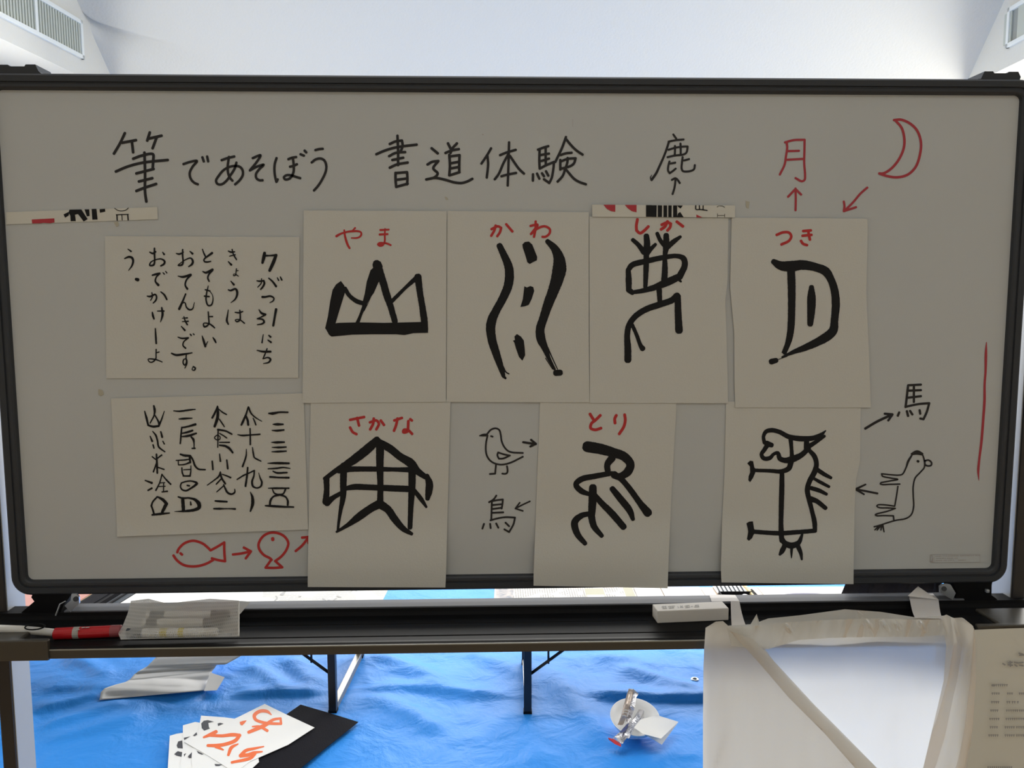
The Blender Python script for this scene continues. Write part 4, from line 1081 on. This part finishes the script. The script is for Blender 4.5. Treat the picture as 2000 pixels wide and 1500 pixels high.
# printed notice at the far right
nl = ony(1884, 1231, -.1455); 
t = thing('notice_sheet', nl, 'cream printed notice hanging from the right end of the tray', 'notice')
def notice(s, q):
    x = nl[0] + .245 * s
    return np.array([x, -.1455 + .002 * math.sin(s * 5 + q), nl[2] - .36 * q + 0.004 * s])
mb = MB(); mb.grid(notice, 12, 16); mb.build('sheet', mat('notice_paper', (0.70, 0.69, 0.62), 0.9), t, True)
ip = Ink(lambda u, v: ony(u, v, -.1484))
XV = (1860, 1220, 5.357)
ip.view(XV, 16, '700,300 740,310|705,320 745,318|530,408 550,420|590,400 625,395|588,420 628,425|605,385 608,435|650,395 690,400|655,420 675,435|700,400 740,395|705,425 740,430|420,635,24 440,635,24')
for y, segs in ((635, ((455, 570),)), (722, ((415, 500), (575, 625), (700, 750))), (812, ((410, 480), (570, 600), (625, 660), (680, 700))), (900, ((400, 480), (565, 680), (700, 760))), (988, ((390, 490), (560, 750))),
                (1075, ((395, 480), (550, 640), (670, 760))), (1160, ((380, 490), (550, 640), (670, 760))), (1495, ((370, 620),))):
    for a, b in segs:
        x = a
        while x < b:
            ip.view(XV, 9, '%f,%f %f,%f|%f,%f %f,%f' % (x, y - 5, x + 12, y - 6, x + 4, y - 9, x + 6, y + 9)); x += 22
ip.build('small_print', M['greyprint'], t)
# ------------------------------------------------------------------ blue tarp on the floor
FOLDS = []      # (points on the floor, height, half width near side, half width far side)
def fold(s, h, wn, wf):
    pts = [onz(*[float(c) for c in p.split(',')])[:2] for p in s.split()]
    FOLDS.append((np.array(pts), h * .8, wn, wf))
fold('40,1352 120,1348 200,1350 300,1352 420,1356', .020, .035, .09)
fold('440,1365 520,1360 640,1358', .022, .02, .07)
fold('60,1395 130,1378 210,1360', .016, .02, .05)
fold('70,1430 160,1405 260,1375', .014, .02, .05)
fold('75,1462 200,1430 300,1392', .012, .02, .06)
fold('120,1285 180,1310 215,1335', .018, .03, .05)
fold('690,1352 760,1347 830,1352 920,1360 1010,1366', .018, .025, .05)
fold('708,1284 770,1296 830,1322 885,1352', .026, .05, .05)
fold('700,1368 760,1378 820,1405 880,1445', .020, .05, .04)
fold('900,1275 980,1300 1040,1335', .016, .05, .04)
fold('1062,1290 1095,1340 1130,1395 1175,1440 1190,1480', .024, .05, .05)
fold('1125,1360 1200,1366 1290,1370 1380,1368 1500,1360', .026, .018, .07)
fold('1200,1305 1270,1325 1330,1345 1375,1352', .022, .045, .04)
fold('1150,1285 1230,1292 1300,1310', .014, .04, .04)
fold('920,1470 960,1420 1010,1400 1080,1402', .010, .05, .05)
fold('560,1290 600,1330 640,1345', .018, .03, .05)
fold('480,1300 530,1325 560,1360', .016, .04, .03)
fold('945,1275 940,1330 930,1400 915,1500', .005, .008, .010)
fold('1133,1265 1140,1310 1155,1370 1180,1470 1190,1500', .004, .008, .010)
fold('1338,1268 1352,1300 1376,1335', .008, .012, .02)
fold('520,1280 480,1340 440,1410', .003, .006, .006)
fold('720,1400 700,1450 670,1500', .004, .010, .010)
fold('1320,1484 1340,1488 1360,1480', .008, .015, .02)
fold('1100,1490 1050,1470 1020,1500', .006, .03, .02)
def tarp_h(x, y):
    x = np.asarray(x, float); y = np.asarray(y, float)
    h = np.full(x.shape, 0.006)
    P = np.stack([x, y], -1)
    for pts, H, wn, wf in FOLDS:
        best = np.full(x.shape, 1e9); sgn = np.zeros(x.shape); tt = np.zeros(x.shape)
        L = 0; total = sum(np.linalg.norm(b - a) for a, b in zip(pts, pts[1:]))
        for a, b in zip(pts, pts[1:]):
            d = b - a; l = np.linalg.norm(d)
            t = np.clip(((P - a) @ d) / (l * l), 0, 1)
            q = P - (a + t[..., None] * d)
            r = np.linalg.norm(q, axis=-1)
            m_ = r < best
            best = np.where(m_, r, best); tt = np.where(m_, (L + t * l) / total, tt)
            L += l
            side_ = q[..., 1]
            sgn = np.where(m_, side_, sgn)
        w = np.where(sgn < 0, wn, wf)
        h = h + H * np.exp(-(best / w) ** 2) * np.clip(np.sin(np.pi * np.clip(tt, .04, .96)) * 1.8, 0, 1)
    return h
gx, gy = np.linspace(-2.75, 2.75, 330), np.linspace(0.05, 4.3, 300)
X, Y = np.meshgrid(gx, gy)
Hh = tarp_h(X, Y)
for j in range(Y.shape[0]):
    for i_ in range(X.shape[1]):
        p = Vector((X[j, i_] * 2.6, Y[j, i_] * 2.6, 0))
        Hh[j, i_] += 0.012 * max(0, noise.noise(p)) + 0.004 * noise.noise(p * 3.1) + 0.006 * max(0, .25 - abs(noise.noise(p * 1.7 + Vector((5, 2, 1)))))
Hh = np.maximum(Hh, 0.002)
def tarp_z(x, y):
    fx = min(max((x - gx[0]) / (gx[1] - gx[0]), 0), len(gx) - 1.001); fy = min(max((y - gy[0]) / (gy[1] - gy[0]), 0), len(gy) - 1.001)
    i_, j = int(fx), int(fy); a, b = fx - i_, fy - j
    return (Hh[j, i_] * (1 - a) + Hh[j, i_ + 1] * a) * (1 - b) + (Hh[j + 1, i_] * (1 - a) + Hh[j + 1, i_ + 1] * a) * b
nx, ny = len(gx), len(gy)
verts = np.stack([X, Y, Hh], -1).reshape(-1, 3)
faces = [(j * nx + i_, j * nx + i_ + 1, (j + 1) * nx + i_ + 1, (j + 1) * nx + i_) for j in range(ny - 1) for i_ in range(nx - 1)]
tarp = thing('tarp', (0, 1.5, 0), 'creased blue plastic tarp spread over the floor', 'tarp')
link('sheet', verts, faces, M['tarp'], tarp, True)
g = onz(1357, 1332); gz = tarp_z(g[0], g[1])
mb = MB(); mb.tube([g + np.array([0.011 * math.cos(q), 0.011 * math.sin(q), gz + .002]) for q in [2 * math.pi * k / 24 for k in range(25)]], .0038, 8)
gr = mb.build('grommet', M['brass'], tarp, True)
mb = MB(); mb.tube([g + np.array([0, 0, gz - .002]), g + np.array([0, 0, gz + .001])], .009, 18); mb.build('hole', M['hole'], gr)

# ------------------------------------------------------------------ low folding tables
TH = 0.30
def low_table(org, ang, x0, x1, y0, y1, label, legs, brace_dir):
    """org: front corner on the floor; local x along the table, y away from the board"""
    ca, sa = math.cos(ang), math.sin(ang)
    def F(x, y, z): return np.array([org[0] + ca * x + sa * y, org[1] - sa * x + ca * y, z])
    t = thing('low_table', F((x0 + x1) / 2, (y0 + y1) / 2, 0), label, 'table', 'low folding tables on the tarp')
    mb = MB(); mb.box((x0, y0, TH - .018), (x1, y1, TH), 0.003, F); mb.build('tabletop', M['tabletop'], t)
    mb = MB()
    for (a, b, c, d) in ((x0 + .03, x1 - .03, y0 + .03, y0 + .045), (x0 + .03, x1 - .03, y1 - .045, y1 - .03)):
        mb.box((a, c, TH - .045), (b, d, TH - .018), 0, F)
    mb.build('side_rail', M['leg'], t)
    for lx, bd in legs:
        for ly in (y0 + .035, y1 - .035):
            mb = MB(); mb.box((lx - .013, ly - .013, .012), (lx + .013, ly + .013, TH - .02), .002, F)
            lg = mb.build('leg', M['leg'], t)
            mb = MB(); mb.box((lx - .0145, ly - .0145, .004), (lx + .0145, ly + .0145, .022), .002, F); mb.build('foot_cap', M['black'], lg)
            mb = MB(); mb.tube([F(lx + bd * .012, ly, .150), F(lx + bd * .17, ly, TH - .03)], .011, 4, True, .5)
            mb.tube([F(lx + bd * .07, ly, .185), F(lx + bd * .07, ly, TH - .02)], .004, 6)
            mb.build('brace', M['leg'], t)
        mb = MB(); mb.box((lx - .011, y0 + .04, .008), (lx + .011, y1 - .04, .034), .002, F)
        mb.build('foot_bar', M['legbar'], t)
    return F
lf = onz(650, 1396)
FL = low_table((lf[0], lf[1] - .035), math.radians(3.4), -1.70, 0.115, 0.0, 0.505, 'low folding table left of the gap, covered with newspaper and white paper', [(0.0, -1), (-1.58, 1)], -1)
rf = onz(1030, 1398)
FR = low_table((rf[0], rf[1] - .035), math.radians(1.5), -0.118, 1.72, 0.0, 0.452, 'low folding table right of the gap, covered with newspaper pages', [(0.0, 1), (1.60, -1)], 1)

def flat(name, label, cat, pix, material, z, group=None, thick=0.0015, parent=None, lift=None):
    """a thin flat thing lying at height z with its outline given in pixels"""
    pts = [onz(u, v, z) for u, v in pix]
    if lift: pts = [p + np.array([0, 0, l]) for p, l in zip(pts, lift)]
    mb = MB(); mb.prism(pts, (0, 0, -thick))
    o = mb.build(name, material, parent)
    return tag(o, label, cat, group) if parent is None else o
def slab(name, label, cat, F, x0, x1, y0, y1, z, material, group=None, thick=0.0012):
    mb = MB(); mb.box((x0, y0, z), (x1, y1, z + thick), 0, F)
    o = mb.build(name, material)
    if label: tag(o, label, cat, group)
    return o
def FLx(u, v): # pixel on the left table top to local
    p = onz(u, v, TH) - np.array([lf[0], lf[1] - .035, 0]); a = math.radians(3.4)
    return (math.cos(a) * p[0] - math.sin(a) * p[1], math.sin(a) * p[0] + math.cos(a) * p[1])
def FRx(u, v):
    p = onz(u, v, TH) - np.array([rf[0], rf[1] - .035, 0]); a = math.radians(1.5)
    return (math.cos(a) * p[0] - math.sin(a) * p[1], math.sin(a) * p[0] + math.cos(a) * p[1])
GN = 'newspaper pages covering the low tables'
# left table
xa, xb = FLx(505, 1160)[0], FLx(754, 1160)[0]
t = thing('newspaper', FL((xa + xb) / 2, .25, TH), 'newspaper page spread on the right end of the left low table', 'newspaper', GN)
mb = MB(); mb.box((xa, .01, TH + .0003), (xb, .50, TH + .0014), 0, FL); mb.build('page', M['newsb'], t)
i = Ink(lambda u, v: onz(u, v, TH + .0022))
i.view((460, 1130, 6.25), 14, '615,140,8 600,165,20 575,185,34 550,192,14')
i.build('headline_mark', M['greyprint'], t)
for s_ in ('495,215 510,235 480,268', '1065,245 1100,265|1130,262 1150,268', '1240,215 1285,225|1230,240 1200,262', '1405,160,6 1440,140,6 1480,150,6', '770,222,5 800,218,5'):
    i = Ink(lambda u, v: onz(u, v, TH + .0022)); i.view((460, 1130, 6.25), 14, s_); i.build('headline_mark', M['greyprint'], t)
def slant(x, e0=0, e1=0):
    """a line on the left table running away to the right, given by its pixel x on row 1178"""
    return [(x - 1.62 * (1192 - 1178) + e0, 1192), (x + 1.62 * (1178 - 1149) + e1, 1149)]
def strip_on_table(mb, xl_, xr_, z, thick):
    l, r = slant(xl_), slant(xr_)
    P = [onz(*q, TH) for q in (l[0], r[0], r[1], l[1])]
    mb.prism([p + np.array([0, 0, z + thick]) for p in P], (0, 0, -thick))
    return P
mb = MB(); P = [onz(*q, TH) + np.array([0, 0, .0034]) for q in (slant(238)[0], (505, 1186), (520, 1140), slant(238)[1])]
mb.prism(P, (0, 0, -.0012)); tag(mb.build('writing_paper', M['white']), 'large blank white sheet on the left low table behind the pouch', 'paper')
mb = MB(); strip_on_table(mb, 211, 235, .0004, .004)
tag(mb.build('cloth', M['slate']), 'flat slate grey cloth between the black case and the white sheet', 'cloth')
mb = MB(); P = strip_on_table(mb, 165, 208, .0004, .016)
t = thing('ink_case', np.mean(P, axis=0), 'black calligraphy case with a yellow stick along its edge, left table', 'case')
mb.build('case_body', M['darkcase'], t)
mb = MB(); strip_on_table(mb, 173, 200, .0166, .004); mb.build('ink_stone', M['felt'], t)
l = slant(159)
mb = MB(); mb.tube([onz(*l[0], TH) + np.array([0, 0, .0055]), onz(*l[1], TH) + np.array([0, 0, .0055])], .0045, 8)
tag(mb.build('brush', M['wood']), 'yellow wooden brush handle beside the black case', 'brush')
mb = MB(); P = [onz(*q, TH) + np.array([0, 0, .0055]) for q in ((20, 1196), slant(152)[0], slant(152)[1], (60, 1149))]
mb.prism(P, (0, 0, -.005)); tag(mb.build('tray', M['pinkplastic']), 'salmon pink tray on the left low table behind the hinge', 'tray')
l = slant(222)
mb = MB(); mb.tube([onz(*l[0], TH) + np.array([0, 0, .0085]), onz(*l[1], TH) + np.array([0, 0, .0085])], [.0045, .0032], 8)
tag(mb.build('pen', M['darkcase']), 'slim black pen lying on the slate grey cloth', 'pen')
# right table
xs = [FRx(u, 1164)[0] for u in (969, 1002, 1138, 1142, 1182, 1186, 1238, 1296, 1322, 1376, 1400)]
t = thing('newspaper', FR((xs[1] + xs[2]) / 2, .22, TH), 'newspaper page with fine vertical columns and a colour photo, right low table', 'newspaper', GN)
mb = MB(); mb.box((xs[0], .01, TH + .0003), (xs[3], .44, TH + .0014), 0, FR); mb.build('page', M['news'], t)
mb = MB(); mb.box((xs[0], .05, TH + .0015), (xs[1], .44, TH + .0019), 0, FR); mb.build('photo', M['photo'], t)
t = thing('newspaper', FR((xs[3] + xs[6]) / 2, .22, TH), 'newspaper page with a tinted picture panel, middle of the right low table', 'newspaper', GN)
mb = MB(); mb.box((xs[3] - .002, .01, TH + .0018), (xs[6] + .01, .44, TH + .0028), 0, FR); mb.build('page', M['news'], t)
mb = MB(); mb.box((xs[3] + .005, .20, TH + .0029), (xs[4], .43, TH + .0033), 0, FR); mb.build('picture_panel', M['beige'], t)
mb = MB(); mb.box((xs[3] + .008, .30, TH + .0034), (xs[4] - .004, .36, TH + .0037), 0, FR); mb.build('picture_panel', M['white'], t)
mb = MB(); mb.box((xs[6] - .03, .05, TH + .0029), (xs[6] + .005, .44, TH + .0033), 0, FR); mb.build('margin_band', M['beige'], t)
slab('writing_paper', 'blank white sheet on the right low table after the newspaper pages', 'paper', FR, xs[6] + .012, xs[7], .03, .44, TH + .0016, M['white'], 'white sheets on the right low table')
slab('writing_paper', 'white sheet with a pale blue mark on the right low table', 'paper', FR, xs[7] + .004, xs[9], .03, .446, TH + .0020, M['white'], 'white sheets on the right low table')
i = Ink(lambda u, v: onz(u, v, TH + .0036)); i.view((1270, 1120, 8), 10, '420,275 440,262 462,268|440,285 425,300 450,310|465,300 480,320')
i.build('blue_mark', mat('pale_blue_print', (.45, .62, .74), .7), col.objects[-1])
t = thing('leaflet', FR((xs[9] + xs[10]) / 2, .2, TH), 'leaflet with a pink bar on the right low table', 'leaflet')
mb = MB(); mb.box((xs[9] + .004, .06, TH + .0003), (xs[10] - .003, .43, TH + .0015), 0, FR); mb.build('page', M['white'], t)
mb = MB(); mb.box((xs[9] + .010, .30, TH + .0016), (xs[10] - .010, .345, TH + .0020), 0, FR); mb.build('pink_bar', mat('pink_print', (.75, .42, .42), .7), t)
# black box with brushes
xbx0, xbx1 = FRx(1402, 1160)[0], FRx(1468, 1160)[0]
t = thing('ink_box', FR((xbx0 + xbx1) / 2, .3, TH), 'open black box with a white cloth inside on the right low table', 'box')
mb = MB(); mb.box((xbx0, .10, TH), (xbx1, .365, TH + .004), 0, FR)
for (a, b, c, d) in ((xbx0, xbx0 + .004, .10, .365), (xbx1 - .004, xbx1, .10, .365), (xbx0, xbx1, .361, .365), (xbx0, xbx1, .10, .104)):
    mb.box((a, c, TH), (b, d, TH + .014), 0, FR)
mb.build('box_body', M['darkcase'], t)
mb = MB(); mb.grid(lambda s, q: FR(xbx0 + .008 + s * (xbx1 - xbx0 - .03), .28 + .05 * q + .012 * math.sin(s * 9), TH + .006 + .006 * abs(math.sin(s * 7 + q * 2))), 20, 6)
mb.build('cloth', M['white'], None, True); tag(col.objects[-1], 'crumpled white cloth lying in the black box', 'cloth')
mb = MB(); mb.box((xbx0 - .002, .372, TH), (xbx1 - .012, .447, TH + .006), .002, FR)
t = thing('brush_rest', FR((xbx0 + xbx1) / 2, .41, TH), 'clear ribbed brush rest at the back of the right low table', 'brush rest')
mb.build('rest_body', M['white'], t)
for k in range(7):
    x = xbx0 + .008 + k * (xbx1 - xbx0 - .02) / 7
    mb = MB(); mb.tube([FR(x, .378, TH + .007), FR(x + .004, .444, TH + .007)], .003, 6); mb.build('rib', M['slate'], t)
mb = MB(); mb.tube([FR(xbx1 + .005, .10, TH + .006), FR(xbx1 - .008, .45, TH + .006)], .007, 8)
tag(mb.build('brush', M['wood']), 'pale brush handle lying right of the black box', 'brush')
mb = MB(); mb.tube([FR(xbx1 + .020, .10, TH + .005), FR(xbx1 + .007, .40, TH + .005)], .005, 8)
tag(mb.build('brush', M['darkcase']), 'dark brush handle lying right of the pale brush', 'brush')
xw = FRx(1500, 1160)[0]
t = thing('writing_paper', FR(xw + .2, .2, TH), 'white sheet at the far right of the right low table', 'paper', 'white sheets on the right low table')
mb = MB(); mb.box((xw - .02, .02, TH + .0003), (1.70, .445, TH + .0016), 0, FR); mb.build('sheet', M['white'], t)
mb = MB(); mb.grid(lambda s, q: FR(xw - .005 + s * .26, .295 + .05 * q * math.sin(math.pi * s) ** .5, TH + .003 + .010 * q), 20, 4)
tag(mb.build('napkin', mat('mauve_cloth', (.20, .19, .30), .8), None, True), 'thin mauve cloth lying on the far right white sheet', 'cloth')

# ------------------------------------------------------------------ paper lying on the tarp
N1 = (180, 1270, 6.667)
rows = [((830, 40), (2010, 30), .125), ((830, 95), (1930, 80), .120), ((720, 210), (1745, 182), .098), ((600, 278), (1625, 186), .080), ((555, 310), (1600, 225), .060), ((490, 385), (1562, 272), .060),
        ((430, 418), (1556, 292), .056), ((300, 452), (1550, 330), .048), ((165, 498), (1530, 380), .036), ((112, 550), (1500, 445), .024), ((95, 648), (1465, 525), .012)]
def heap(s, q):
    a = q * (len(rows) - 1); i0 = min(int(a), len(rows) - 2); f = a - i0
    f2 = f
    (l0, r0, z0), (l1, r1, z1) = rows[i0], rows[i0 + 1]
    u = (l0[0] * (1 - f) + l1[0] * f) * (1 - s) + (r0[0] * (1 - f) + r1[0] * f) * s
    v = (l0[1] * (1 - f) + l1[1] * f) * (1 - s) + (r0[1] * (1 - f) + r1[1] * f) * s
    z = .45 * (z0 * (1 - f2) + z1 * f2) + .003 * math.sin(q * 19 + s) * (1 - q)
    for _ in range(3):
        p = onz(N1[0] + u / N1[2], N1[1] + v / N1[2], z)
        z = max(z, tarp_z(p[0], p[1]) + .004)
    return onz(N1[0] + u / N1[2], N1[1] + v / N1[2], z)
mb = MB(); mb.grid(heap, 30, 50)
o = mb.build('white_paper', M['wrinkled'], None, True); tag(o, 'large rumpled white paper heaped on the tarp below the tray', 'paper')
o.modifiers.new('thickness', 'SOLIDIFY').thickness = 0.001
mb = MB(); mb.grid(polygrid([[px(N1, 1540, 290), px(N1, 1725, 350)], [px(N1, 1500, 400), px(N1, 1680, 430)], [px(N1, 1455, 530), px(N1, 1622, 522)]],
                            lambda u, v, s, q: onz(u, v, .036 - .010 * q), 4), 6, 8)
tag(mb.build('white_paper', M['wrinkled'], None, True), 'small white paper flap sticking out right of the rumpled paper', 'paper')

M1 = (310, 1360, 5)
def tarp_sheet(name, label, cat, s, material, z, group=None):
    pix = [px(M1, *[float(c) for c in p.split(',')]) for p in s.split()]
    return flat(name, label, cat, pix, material, z, group, .0008)
o = tarp_sheet('felt_mat', 'black felt mat on the tarp under the calligraphy sheets', 'mat', '1385,80 1660,160 1950,250 1800,370 1400,690 1250,830 700,800 680,620 1225,190', M['felt'], .0235)
GF = 'calligraphy sheets piled on the tarp'
F_ = [('lowest calligraphy sheet of the pile on the tarp, furthest left', '108,385 175,365 420,330 760,900 60,900 85,760', .0250, '175,480 190,440 230,430 235,510 185,505|150,565 185,535 230,545 245,570 240,595 175,580'),
      ('second calligraphy sheet of the pile, with a smudged black edge', '236,283 356,250 640,300 830,900 180,900 236,500', .0262, '245,405 310,390 250,428|335,382 370,350 375,375 350,390|245,565 268,555 250,590'),
      ('third calligraphy sheet of the pile, with a curved black brush mark', '414,188 640,205 900,240 980,640 700,900 330,900 320,520 360,480', .0274, '415,265 440,238 480,232 540,248 485,260 490,300 500,315 445,335 420,310|575,265 600,258 640,268 580,290|285,585 325,545 320,600 295,600|370,530 440,565 420,570 385,555|545,660 630,665 590,680 555,680')]
for lab_, s, z, marks in F_:
    pix = [px(M1, *[float(c) for c in p.split(',')]) for p in s.split()]
    c = np.mean([onz(u, v, z) for u, v in pix], axis=0)
    t = thing('practice_sheet', c, lab_, 'calligraphy sheet', GF)
    mb = MB(); mb.prism([onz(u, v, z) for u, v in pix], (0, 0, -.0007)); mb.build('sheet', M['white'], t)
    i = Ink(lambda u, v, z=z: onz(u, v, z + .0004)); i.blot(M1, marks); i.build('brush_mark', M['greyink'], t)
z = .0290
tp = [px(M1, *p) for p in ((245, 442), (520, 320), (770, 205), (1035, 74), (1270, 188), (1522, 305), (1265, 472), (890, 636), (745, 745), (500, 590))]
c = np.mean([onz(u, v, z) for u, v in tp], axis=0)
t = thing('practice_sheet', c, 'topmost calligraphy sheet of the pile, brushed in bright orange', 'calligraphy sheet', GF)
mb = MB(); mb.prism([onz(u, v, z) for u, v in tp], (0, 0, -.0008)); mb.build('sheet', M['white'], t)
i = Ink(lambda u, v: onz(u, v, z + .0004))
i.view(M1, 32, '''1100,180,10 1060,148,30 990,145,34 935,185,36 945,225,30 1020,255,28 1100,265,28 1195,268,24|1195,268,24 1190,215,22|1190,215,22 1120,228,28 1040,280,38 880,350,32|915,295,14 985,295,24 1060,335,28|
 440,400,20 500,375,34 560,345,34|500,380,30 620,385,30 720,375,36 790,380,32|790,380,34 750,430,36 640,470,34 560,480,34 480,480,28|560,490,34 630,522,16|775,465,12 710,500,34 680,572,26|
 1025,490,12 930,510,26 850,530,32 800,580,38|800,580,36 880,570,36 930,550,30 1010,540,14|940,560,30 900,600,32 715,645,26''').blot(M1, '790,250 820,240 860,234 840,262 815,285 797,275')
i.build('brush_writing', M['orange'], t)

# ------------------------------------------------------------------ bowl with snack wrappers and a napkin
QV = (1170, 1320, 9.378)
bc = onz(1237, 1437)                                   # where the bowl sits
bz = tarp_z(bc[0], bc[1])
t = thing('bowl', (bc[0], bc[1], bz), 'white bowl tilted on the tarp right of the table leg', 'bowl')
axis = Vector((0.02, -0.33, 1)).normalized()
rot = axis.to_track_quat('Z', 'Y').to_matrix()
prof_b = [(.0, .004), (.022, .004), (.024, .0), (.030, .0), (.032, .006), (.052, .020), (.070, .040), (.078, .058), (.0795, .060), (.0775, .060), (.068, .041), (.050, .023), (.030, .011), (.0, .009)]
mb = MB(); NS = 48
bb = np.array([bc[0], bc[1], bz + .012])
def bp(r, h, a): return bb + np.array(rot @ Vector((r * math.cos(a), r * math.sin(a), h)))
mb.grid(lambda s, q: bp(*[(1 - (q * 13 - min(int(q * 13), 12))) * prof_b[min(int(q * 13), 12)][k] + (q * 13 - min(int(q * 13), 12)) * prof_b[min(int(q * 13), 12) + 1][k] for k in (0, 1)], 2 * math.pi * s), NS, 13)
mb.build('bowl_body', M['bowl'], t, True)
def qz(a, b, z): return onz(QV[0] + a / QV[2], QV[1] + b / QV[2], z)
def packet(mb, rows_, th):
    """pillow-like packet from a row of (left px, right px, height)"""
    def fn(sign):
        def g(s, q):
            a = q * (len(rows_) - 1); i0 = min(int(a), len(rows_) - 2); f = a - i0
            l0, r0, z0 = rows_[i0]; l1, r1, z1 = rows_[i0 + 1]
            zz = z0 * (1 - f) + z1 * f
            u = (l0[0] * (1 - f) + l1[0] * f) * (1 - s) + (r0[0] * (1 - f) + r1[0] * f) * s
            v = (l0[1] * (1 - f) + l1[1] * f) * (1 - s) + (r0[1] * (1 - f) + r1[1] * f) * s
            p = qz(u, v, zz)
            b = th * math.sin(math.pi * s) ** .6 * min(1, math.sin(math.pi * min(max(q, 0.001), .999)) * 3)
            return p + np.array([0, 0, sign * b + .0012 * math.sin(s * 31 + q * 40)])
        return g
    mb.grid(fn(1), 14, 24); mb.grid(fn(-1), 14, 24)
t = thing('snack_wrapper', qz(540, 550, .06), 'long silver and brown snack wrapper propped upright in the bowl', 'wrapper', 'snack wrappers in the bowl')
mb = MB(); packet(mb, [((545, 235), (640, 245), .138), ((500, 360), (610, 370), .128), ((450, 540), (560, 560), .110), ((405, 730), (500, 760), .084), ((340, 900), (440, 900), .056)], .008); mb.build('body', M['foilbrown'], t, True)
mb = MB(); packet(mb, [((635, 245), (725, 330), .136), ((605, 370), (680, 400), .127), ((555, 560), (650, 600), .110), ((500, 750), (590, 770), .070), ((480, 850), (540, 850), .064)], .004); mb.build('clear_edge', M['foil'], t, True)
i = Ink(lambda u, v: onz(u, v, .108) + np.array([0, -.004, .004])); i.view(QV, 16, '455,640 490,632 525,645|440,690 475,682 510,695|425,740 460,735 490,748'); i.build('stripe', M['greyprint'], t)
t = thing('snack_wrapper', qz(480, 1000, .05), 'crumpled foil snack wrapper with a red end hanging over the bowl rim', 'wrapper', 'snack wrappers in the bowl')
mb = MB(); packet(mb, [((760, 575), (840, 610), .066), ((580, 850), (690, 900), .070), ((530, 860), (640, 950), .072), ((370, 1040), (540, 1110), .070), ((280, 1120), (470, 1180), .060), ((240, 1150), (430, 1250), .052)], .007); mb.build('body', M['foil'], t, True)
mb = MB(); mb.grid(polygrid([[(505, 890), (560, 850)], [(380, 1030), (490, 1000)], [(400, 1050), (480, 1010)]], lambda a, b, s, q: qz(a, b, .082), 4), 4, 6); mb.build('print_panel', M['navy'], t, True)
mb = MB(); mb.add([qz(165, 1130, .052), qz(270, 1160, .053), qz(400, 1245, .053), qz(405, 1302, .048), qz(290, 1250, .047), qz(178, 1170, .047)], [(0, 1, 4, 5), (1, 2, 3, 4)]); mb.build('red_end', M['redplastic'], t)
mb = MB(); packet(mb, [((800, 745), (825, 760), .064), ((650, 890), (680, 910), .070), ((500, 1130), (545, 1150), .068)], .004); mb.build('clear_edge', M['foil'], t, True)
t = thing('paper_napkin', qz(1050, 950, .05), 'folded white paper napkin leaning on the bowl', 'napkin')
def quad(mb, pts, n=8, bulge=0.0):
    a, b, c_, d = pts
    mb.grid(lambda s, q: (a * (1 - s) + b * s) * (1 - q) + (d * (1 - s) + c_ * s) * q + np.array([0, 0, bulge * math.sin(math.pi * s) * math.sin(math.pi * q)]), n, n)
mb = MB(); quad(mb, [qz(760, 800, .098), qz(1060, 718, .094), qz(1455, 842, .050), qz(1135, 1150, .058)], 10, .004); quad(mb, [qz(760, 800, .098), qz(1135, 1150, .058), qz(810, 1065, .076), qz(640, 950, .086)], 6, .002)
mb.build('top_layer', M['napkin'], t, True)
mb = MB(); quad(mb, [qz(700, 860, .092), qz(1060, 760, .088), qz(1450, 850, .044), qz(1150, 1262, .026)], 10, .0); quad(mb, [qz(700, 860, .092), qz(1150, 1262, .026), qz(980, 1160, .045), qz(805, 1066, .072)], 6, 0)
mb.build('under_layer', M['napkin'], t, True)
